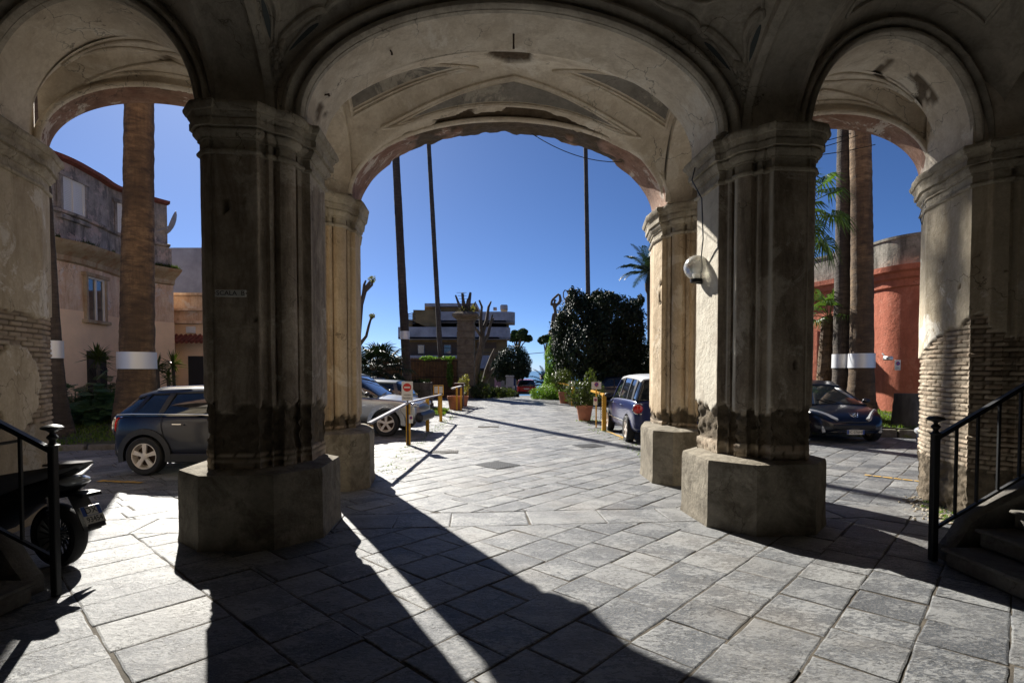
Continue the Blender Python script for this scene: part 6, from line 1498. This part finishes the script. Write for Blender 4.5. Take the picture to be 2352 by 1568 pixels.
o = MB(); o.box((XD(1074, 34), 34, .55), (.12, .12, 1.1), bev=.01); tag(obj('yellow_post', o, M['yellow'], base=(XD(1074, 34), 34, 0)), 'single yellow post in front of the stone gate pier', 'post')
t = thing('barrier_rail', 'yellow gate rail on a thick post beside the blue car', 'barrier', (2.74, 16.1, 0)); post(t, 2.74, 16.1, 1.08, .06)
mb = MB(); mb.loft([[(x, y, z - .03), (x + .07, y, z - .03), (x + .07, y, z + .03), (x, y, z + .03)] for x, y, z in ((2.72, 16.1, 1.07), (2.6, 17.9, 1.12))]); obj('rail', mb, M['yellow'], t, world=True)
mb = MB()
for k in range(9): torus(mb, (2.74 - .09, 16.05, .98 - k * .075), .03, .007, 10, 4)
obj('chain', mb, M['iron'], t, world=True)
t = thing('barrier_rail', 'farther short yellow rail and post between the right flower pots', 'barrier', (3.08, 27.4, 0)); post(t, 3.08, 27.4, .98, .06)
mb = MB(); mb.loft([[(x, y, z - .03), (x + .08, y, z - .03), (x + .08, y, z + .03), (x, y, z + .03)] for x, y, z in ((3.06, 27.4, 1.0), (2.55, 30, 1.1))]); obj('rail', mb, M['yellow'], t, world=True)
o = MB(); o.box((4.72, 12.6, .4), (.1, .1, .8), bev=.01); tag(obj('yellow_post', o, M['yellow'], base=(4.72, 12.6, 0)), 'stub of a yellow post beside the right rear pillar', 'post')
def pot(lab, x, y, R, h, blobs=None, n=600, s=.04, mat='leaf', seed=1, square=False):
    t = thing('potted_plant' if blobs else 'flower_pot', lab, 'potted plant' if blobs else 'flower pot', (x, y, 0)); mb = MB()
    mb.lathe([(0, 0), (R * .7, 0), (R * .93, h * .8), (R, h * .8), (R, h), (R * .86, h), (R * .84, h * .86), (0, h * .86)], 22); obj('pot', mb, M['terracotta'], t, smooth=40)
    if blobs: mb = MB(); crown(mb, blobs, n, s, random.Random(seed)); [mb.tube([(0, 0, h * .8), (b[0] * .6, b[1] * .6, b[2])], .012, 4) for b in blobs]; obj('foliage', mb, M[mat], t, smooth=0)
    return t
pot('large empty terracotta pot under the left yellow rail', XD(1048, 25) - .05, 24.9, .36, .62)
pot('terracotta pot with a sparse flowering shrub, left of the road', XD(1064, 27.4), 27.4, .27, .5, [(0, 0, 1.0, .3, .3, .45), (.1, 0, 1.35, .2, .2, .25)], 380, .06, 'dry_leaf', 3)
pot('terracotta pot with a tall bushy plant nearest on the right of the road', XD(1343, 19.4), 19.4, .3, .55, [(-.3, 0, 1.0, .45, .4, .42), (.25, 0, 1.0, .45, .4, .45), (.2, 0, 1.45, .22, .22, .4), (0, 0, .72, .5, .4, .25)], 2400, .045, 'leaf', 4)
pot('round clipped plant in a terracotta pot, farthest on the right', XD(1297, 29.5), 29.5, .35, .62, [(0, 0, 1.25, .75, .7, .6)], 2200, .05, 'leaf', 5)
pot('small low terracotta pot beside the round clipped plant', XD(1314, 28.3) , 28.3, .24, .4)
mb = MB(); mb.box((XD(1055, 26.4), 26.4, .55), (.42, .5, 1.1), bev=.03); mb.box((XD(1055, 26.4), 26.4, 1.14), (.5, .56, .08), bev=.02); mb.box((XD(1055, 26.4), 26.13, .8), (.3, .03, .3), bev=.01)
tag(obj('litter_bin', mb, simple('brown bin', (.07, .03, .02), .6), base=(XD(1055, 26.4), 26.4, 0)), 'dark brown litter bin behind the empty terracotta pot', 'bin')
for k, (x, y, R, h, lb) in enumerate(((XD(2100, 14.9), 15.1, .34, .85, 'tall weathered palm stump on the sunny grass beside the right outer pillar'),)):
    t = thing('palm_stump', lb, 'tree stump', (x, y, .3)); o = obj('trunk', trunk_mb((x, y, .25), (x, y, .3 + h), R * 1.1, R, 1.1, .3, 24, 16, .05), M['wood_stump'], t, world=True)
# ------------------------------------------------------------------ the two side buildings
M['pink'] = plaster('peeling pink plaster', (.72, .5, .33), (.84, .7, .53), (.42, .24, .14), (.74, .68, .62), .7, .8)
M['peach'] = simple('peach wall paint', (.86, .64, .42), .9, bump=.15, bs=5, var=.14, vs=.8)
M['soot'] = plaster('blackened plaster', (.24, .22, .2), (.48, .42, .38), (.05, .05, .05), (.66, .5, .44), .85, .6)
M['cornice'] = plaster('stained stone cornice', (.38, .31, .2), (.5, .43, .3), (.28, .13, .06), (.55, .5, .4), .7, .3)
M['tile'] = simple('red roof tiles', (.2, .06, .04), .9, var=.4, vs=9)
M['coral'] = plaster('coral red wall paint', (.46, .145, .09), (.58, .2, .13), (.3, .1, .065), (.66, .3, .21), .55, .35)
M['concrete_rough'] = plaster('mossy parapet render', (.22, .21, .18), (.4, .37, .32), (.05, .05, .045), (.55, .45, .35), .9, .6)
def cr(pts, n=10):
    P = []
    for i in range(len(pts) - 1):
        p0, p1, p2, p3 = (Vector(pts[max(i - 1, 0)]), Vector(pts[i]), Vector(pts[i + 1]), Vector(pts[min(i + 2, len(pts) - 1)]))
        for k in range(n): t = k / n; P.append(.5 * ((2 * p1) + (p2 - p0) * t + (2 * p0 - 5 * p1 + 4 * p2 - p3) * t * t + (3 * p1 - p0 - 3 * p2 + p3) * t ** 3))
    P.append(Vector(pts[-1])); return P
def nrm2(P, side):
    N = []
    for i in range(len(P)):
        d = (P[min(i + 1, len(P) - 1)] - P[max(i - 1, 0)]).normalized(); N.append(Vector((-d.y, d.x)) * side)
    return N
def wall_strip(P, N, prof, thick=None):
    """profile (outwards, z) swept along the plan line"""
    mb = MB(); mb.loft([[(p.x + n.x * o, p.y + n.y * o, z) for o, z in prof] for p, n in zip(P, N)], True, True); return mb
PL = cr([(-17.5, 12.5), (-15.4, 15.2), (-14.3, 17.2), (-14.35, 19.0), (-14.6, 20.4), (-14.2, 21.6), (-13.85, 22.3)]); NL = nrm2(PL, -1)
if NL[10].x < 0: NL = [-n for n in NL]
t = thing('palace_wing', 'peeling pink curved palace wing with sooty upper floor and red tile edge on the left', 'building', (-15, 18, 0))
zc = 5.8
o = obj('wall', wall_strip(PL, NL, [(0, -.1), (0, 3.75), (-1.2, 3.75), (-1.2, -.1)]), M['peach'], t, world=True, label='lower wall painted plain peach')
obj('wall', wall_strip(PL, NL, [(-.02, 3.75), (-.02, zc - .05), (-1.2, zc - .05), (-1.2, 3.75)]), M['pink'], t, world=True, label='upper wall of peeling pink plaster')
obj('cornice', wall_strip(PL, NL, [(-.02, zc - .55), (.08, zc - .5), (.1, zc - .35), (.2, zc - .25), (.4, zc - .15), (.58, zc - .02), (.62, zc + .05), (-.1, zc + .12), (-.3, zc + .1), (-.3, zc - .5)]), M['cornice'], t, world=True)
PU = PL[:-2]; NU = NL[:len(PU)]
obj('attic_wall', wall_strip(PU, NU, [(-.12, zc + .1), (-.12, zc + 1.0), (-.2, zc + 1.05), (-.2, 8.55), (-2.5, 8.55), (-2.5, zc + .1)]), M['soot'], t, world=True)
obj('parapet', wall_strip(PL[len(PU) - 1:], NL[len(PU) - 1:], [(-.1, zc + .1), (-.1, zc + .95), (-.5, zc + .95), (-.5, zc + .1)]), M['soot'], t, world=True)
obj('string_course', wall_strip(PU, NU, [(-.15, zc + .98), (.0, zc + 1.02), (.02, zc + 1.1), (-.15, zc + 1.16)]), M['soot'], t, world=True)
obj('tile_edge', wall_strip(PU, NU, [(-.1, 8.5), (.03, 8.53), (.05, 8.64), (-2.6, 8.9), (-2.6, 8.5)]), M['tile'], t, world=True)
def win(t, y, z0, z1, w, mat, lab=None, shutters=True, off=.0):
    i = min(range(len(PL)), key=lambda k: abs(PL[k].y - y)); p, n = PL[i], NL[i]; an = math.atan2(n.y, n.x) + pi / 2; X = Matrix.Translation((p.x + n.x * off, p.y + n.y * off, (z0 + z1) / 2)) @ Matrix.Rotation(an, 4, 'Z'); h = z1 - z0
    mb = MB()
    for s in (-1, 1): mb.box((s * (w / 2 + .05), 0, 0), (.1, .12, h + .2), X)
    mb.box((0, 0, h / 2 + .06), (w + .34, .2, .12), X); mb.box((0, 0, -h / 2 - .06), (w + .4, .26, .12), X, bev=.02)
    f = obj('window', mb, M[mat], t, world=True)
    if shutters:
        mb = MB()
        for s in (-1, 1):
            for q_ in (-1, 1): mb.box((s * w / 4 + q_ * (w / 4 - .03), -.02, 0), (.055, .05, h), X)
            for q_ in (-1, 1): mb.box((s * w / 4, -.02, q_ * (h / 2 - .03)), (w / 2, .05, .06), X)
            for k in range(int(h / .06)): mb.box((s * w / 4, -.01, -h / 2 + .06 + k * .058), (w / 2 - .1, .012, .05), X @ Matrix.Translation((0, 0, 0)))
        obj('shutters', mb, M['white_paint'], f, world=True, smooth=0)
    else:
        mb = MB(); mb.box((0, .03, 0), (w, .02, h), X); obj('pane', mb, M['pane'], f, world=True); mb = MB()
        for s in (-1, 0, 1): mb.box((s * (w / 2 - .03), .0, 0), (.07, .05, h), X)
        mb.box((0, 0, h / 2 - .03), (w, .05, .07), X); obj('frame', mb, M['white_paint'], f, world=True)
win(t, 17.9, 6.75, 8.0, .95, 'soot', off=-.17); win(t, 20.8, 6.9, 8.05, .8, 'soot', off=-.17); win(t, 18.6, 3.5, 4.95, .95, 'cornice', shutters=False, off=.03)
# lower door opening with lattice, satellite dish, lower annex
i = min(range(len(PL)), key=lambda k: abs(PL[k].y - 18.6)); p, n = PL[i], NL[i]; X = Matrix.Translation((p.x + n.x * .02, p.y + n.y * .02, 1.3)) @ Matrix.Rotation(math.atan2(n.y, n.x) + pi / 2, 4, 'Z'); mb = MB(); mb.box((0, 0, 0), (1.0, .06, 2.3), X); d = obj('door', mb, M['ink'], t, world=True); mb = MB()
for k in range(-8, 9):
    for s in (-1, 1): mb.tube([X @ Vector((max(-.5, min(.5, k * .12 - s * .5)), -.045, -.5)), X @ Vector((max(-.5, min(.5, k * .12 + s * .5)), -.045, .6))], .008, 4)
obj('lattice', mb, M['iron'], d, world=True)
mb = MB(); X = Matrix.Translation((-13.75, 22.3, 7.75)) @ Matrix.Rotation(radians(-60), 4, 'Z') @ Matrix.Rotation(radians(70), 4, 'X'); mb.lathe([(0, 0), (.2, .015), (.38, .06), (.5, .12), (.5, .135), (.36, .075), (0, .02)], 24, M=X); mb.tube([X @ Vector((0, 0, 0)), Vector((-14.4, 21.9, 7.3))], .03, 6)
tag(obj('satellite_dish', mb, M['bal_white'], base=(-13.8, 22, 7.5)), 'grey satellite dish on the end of the sooty upper floor', 'satellite dish')
t2 = thing('annex', 'low peach annex with tiled door canopy beside the palace wing', 'building', (-13, 24, 0)); mb = MB(); mb.box((-12.5, 24.5, 1.85), (4.4, 3.0, 3.8)); obj('wall', mb, M['peach'], t2, world=True, smooth=0)
mb = MB(); mb.box((-12.5, 24.5, 4.38), (4.4, 3.0, 1.2)); mb.box((-12.5, 24.45, 3.82), (4.6, 3.2, .12)); mb.box((-12.5, 24.45, 4.35), (4.6, 3.2, .1)); mb.box((-12.5, 24.45, 5.0), (4.6, 3.2, .1)); obj('parapet', mb, M['pink'], t2, world=True, smooth=0)
mb = MB(); X = Matrix.Translation((-13.4, 22.75, 3.15)) @ Matrix.Rotation(radians(25), 4, 'X')
for k in range(11): mb.tube([X @ Vector((-1 + k * .2, -.45, 0)), X @ Vector((-1 + k * .2, .35, 0))], .07, 8)
obj('canopy', mb, M['tile'], t2, world=True); mb = MB(); mb.box((-13.0, 22.98, 1.2), (1.4, .06, 2.4)); obj('door', mb, M['ink'], t2, world=True, smooth=0)
mb = MB(); mb.box((-13.55, 22.94, 3.5), (.38, .12, .28), bev=.02); obj('alarm_box', mb, M['white_paint'], t2, world=True)
mb = MB(); mb.box((-16.2, 30, 3.9), (5.2, 6, 7.9)); tag(obj('rear_wing', mb, M['bal_white'], base=(-16, 30, 0), smooth=0), 'pale blue grey wing further back behind the annex', 'building')
# weeds on the cornice
def ledge(lab, P, N, z, n, seed):
    mb = MB(); r = random.Random(seed)
    for i in range(n):
        k = r.randrange(len(P)); 
        if nz(P[k].y * 1.3, 0, seed) < .0: continue
        c = Vector((P[k].x + N[k].x * r.uniform(0, .35), P[k].y + N[k].y * r.uniform(0, .3), z)); a = r.uniform(0, 6.28); d = Vector((cos(a) * .5, sin(a) * .5, 1)) * r.uniform(.05, .22); s_ = Vector((-sin(a), cos(a), 0)) * .02; b = len(mb.v); mb.v += [c - s_, c + s_, c + d]; mb.f.append([b, b + 1, b + 2]); mb.m.append(0)
    tag(obj('ledge_weeds', mb, M['leaf'], smooth=0), lab, 'weeds', kind='stuff')
ledge('weeds growing along the cornice of the pink wing', PL, NL, zc + .08, 2600, 2)
# coral building
PR = cr([(8.9, 30), (9.9, 25), (10.95, 21.5), (11.7, 19.0), (11.88, 17.9)], 8) + [Vector((13.35 - 1.45 * cos(a), 17.5 - 1.35 * sin(a))) for a in [radians(5 + 80 * k / 14) for k in range(15)]] + [Vector((14.6, 16.13)), Vector((17.5, 16.3))]
NR = nrm2(PR, 1)
if NR[4].x > 0: NR = [-n for n in NR]
t = thing('coral_building', 'rounded coral red building with grey mossy parapet on the right', 'building', (12.8, 18, 0))
obj('wall', wall_strip(PR, NR, [(0, -.1), (0, 4.65), (-1, 4.65), (-1, -.1)]), M['coral'], t, world=True)
obj('cornice', wall_strip(PR, NR, [(-.02, 4.35), (.06, 4.4), (.08, 4.6), (.16, 4.66), (.2, 4.8), (.3, 4.86), (.32, 5.02), (-.3, 5.06), (-.3, 4.4)]), M['coral'], t, world=True)
obj('parapet', wall_strip(PR, NR, [(.1, 5.05), (.1, 5.85), (.14, 5.87), (.14, 5.95), (-.3, 5.97), (-.3, 5.05)]), M['concrete_rough'], t, world=True)
mb = MB(); mb.box((XD(2036, 16), 15.95, 2.15), (.14, .3, .12), bev=.03); mb.tube([(XD(2036, 16), 16.2, 2.3), (XD(2036, 16), 16, 2.15)], .02, 6); obj('camera_bracket', mb, M['alu'], t, world=True)
# garden wall with volute between the coral building and the drive
t = thing('garden_wall', 'old curved garden wall with sweeping top behind the small fan palm', 'wall', (9.5, 21, 0)); mb = MB(); rings = []
for k in range(16):
    f = k / 15; x = lerp(8.6, 10.9, f); z = 2.3 + 1.6 * (f ** 2.2); rings.append([(x, 20.6, -.1), (x, 20.6, z), (x, 21.0, z), (x, 21.0, -.1)])
mb.loft(rings); obj('wall', mb, M['concrete_rough'], t, world=True)
mb = MB(); mb.box((10.35, 20.8, 3.85), (.8, .8, .2), bev=.04); mb.box((10.35, 20.8, 4.1), (.6, .6, .4), bev=.03); obj('pier_top', mb, M['concrete_rough'], t, world=True)
# garden mass closing the background left and right of the drive
for lab, x, y, rx, h, seed, m in (('dark evergreen mass behind the fan palm on the left', -13, 42, 4.5, 2.3, 41, 'leaf_dark'), ('dark shrubbery behind the cars on the right of the drive', 9.0, 36, 3.2, 3.2, 42, 'leaf_dark'), ('shrubs between the big tree and the right rear pillar', 8.6, 30, 1.2, 3.4, 43, 'leaf_dark')):
    tree(lab, 'evergreen', 'tree', x, y, -.2, h * .6, [(x + rx * .5 * sin(k * 2.1), y + cos(k * 3) * .8, h * (.4 + .12 * (k % 4)), rx * .45, 1.0, h * .45) for k in range(7)], 9000, .1, m, seed)
mb = MB(); r = random.Random(77); c = Vector((XD(2012, 8.05), 8.05, ZD(290, 8.05)))
for k in range(16):
    P = [c.copy()]; d = Vector((r.uniform(-.5, .3), 0, -r.uniform(.2, .6)))
    for q_ in range(5): P.append(P[-1] + d * .05 + Vector((r.uniform(-.02, .02), r.uniform(-.02, .02), r.uniform(-.01, .01))))
    mb.tube(P, .0022, 3)
    for p in P[1:]: mb.ball(p, (.009, .004, .006), 4, 3)
tag(obj('hanging_twigs', mb, M['leaf_dark'], base=tuple(c), smooth=0), 'small sprig of dark twigs hanging from the edge of the right arch', 'plant')
# ------------------------------------------------------------------ sky, sun, camera
EL, AZ = radians(34.5), radians(29.3)
w = bpy.data.worlds.new('World'); sc.world = w; w.use_nodes = True; nt = w.node_tree
sk = nt.nodes.new('ShaderNodeTexSky'); sk.sky_type = 'NISHITA'; sk.sun_disc = False; sk.sun_elevation = EL; sk.sun_rotation = -AZ; sk.altitude = 20; sk.air_density = .5; sk.dust_density = .3; sk.ozone_density = 10.0
nt.links.new(sk.outputs[0], nt.nodes['Background'].inputs[0]); nt.nodes['Background'].inputs[1].default_value = .05
su = bpy.data.lights.new('sun', 'SUN'); su.energy = 5.0; su.angle = radians(.53); su.color = (1, .95, .86)
so = bpy.data.objects.new('sun', su); COL.objects.link(so); d = Vector((-sin(AZ) * cos(EL), cos(AZ) * cos(EL), sin(EL))); so.rotation_euler = (-d).to_track_quat('-Z', 'Y').to_euler(); so.location = d * 40
TILT = 1.7
cam = bpy.data.cameras.new('camera'); co = bpy.data.objects.new('camera', cam); COL.objects.link(co); co.location = (0, 0, 1.8); co.rotation_euler = (radians(90 - TILT), 0, 0)
cam.sensor_width = 36; cam.lens = 1245 / 2352 * 36; cam.shift_y = (66 + 1245 * math.tan(radians(TILT))) / 2352; cam.clip_start = .05; cam.clip_end = 12000
sc.camera = co
sc.view_settings.view_transform = 'Standard'; sc.view_settings.look = 'None'; sc.view_settings.gamma = 1; sc.view_settings.exposure = 1.18
sc.render.engine = 'CYCLES'
sc.cycles.max_bounces = 12; sc.cycles.diffuse_bounces = 8; sc.cycles.transmission_bounces = 8
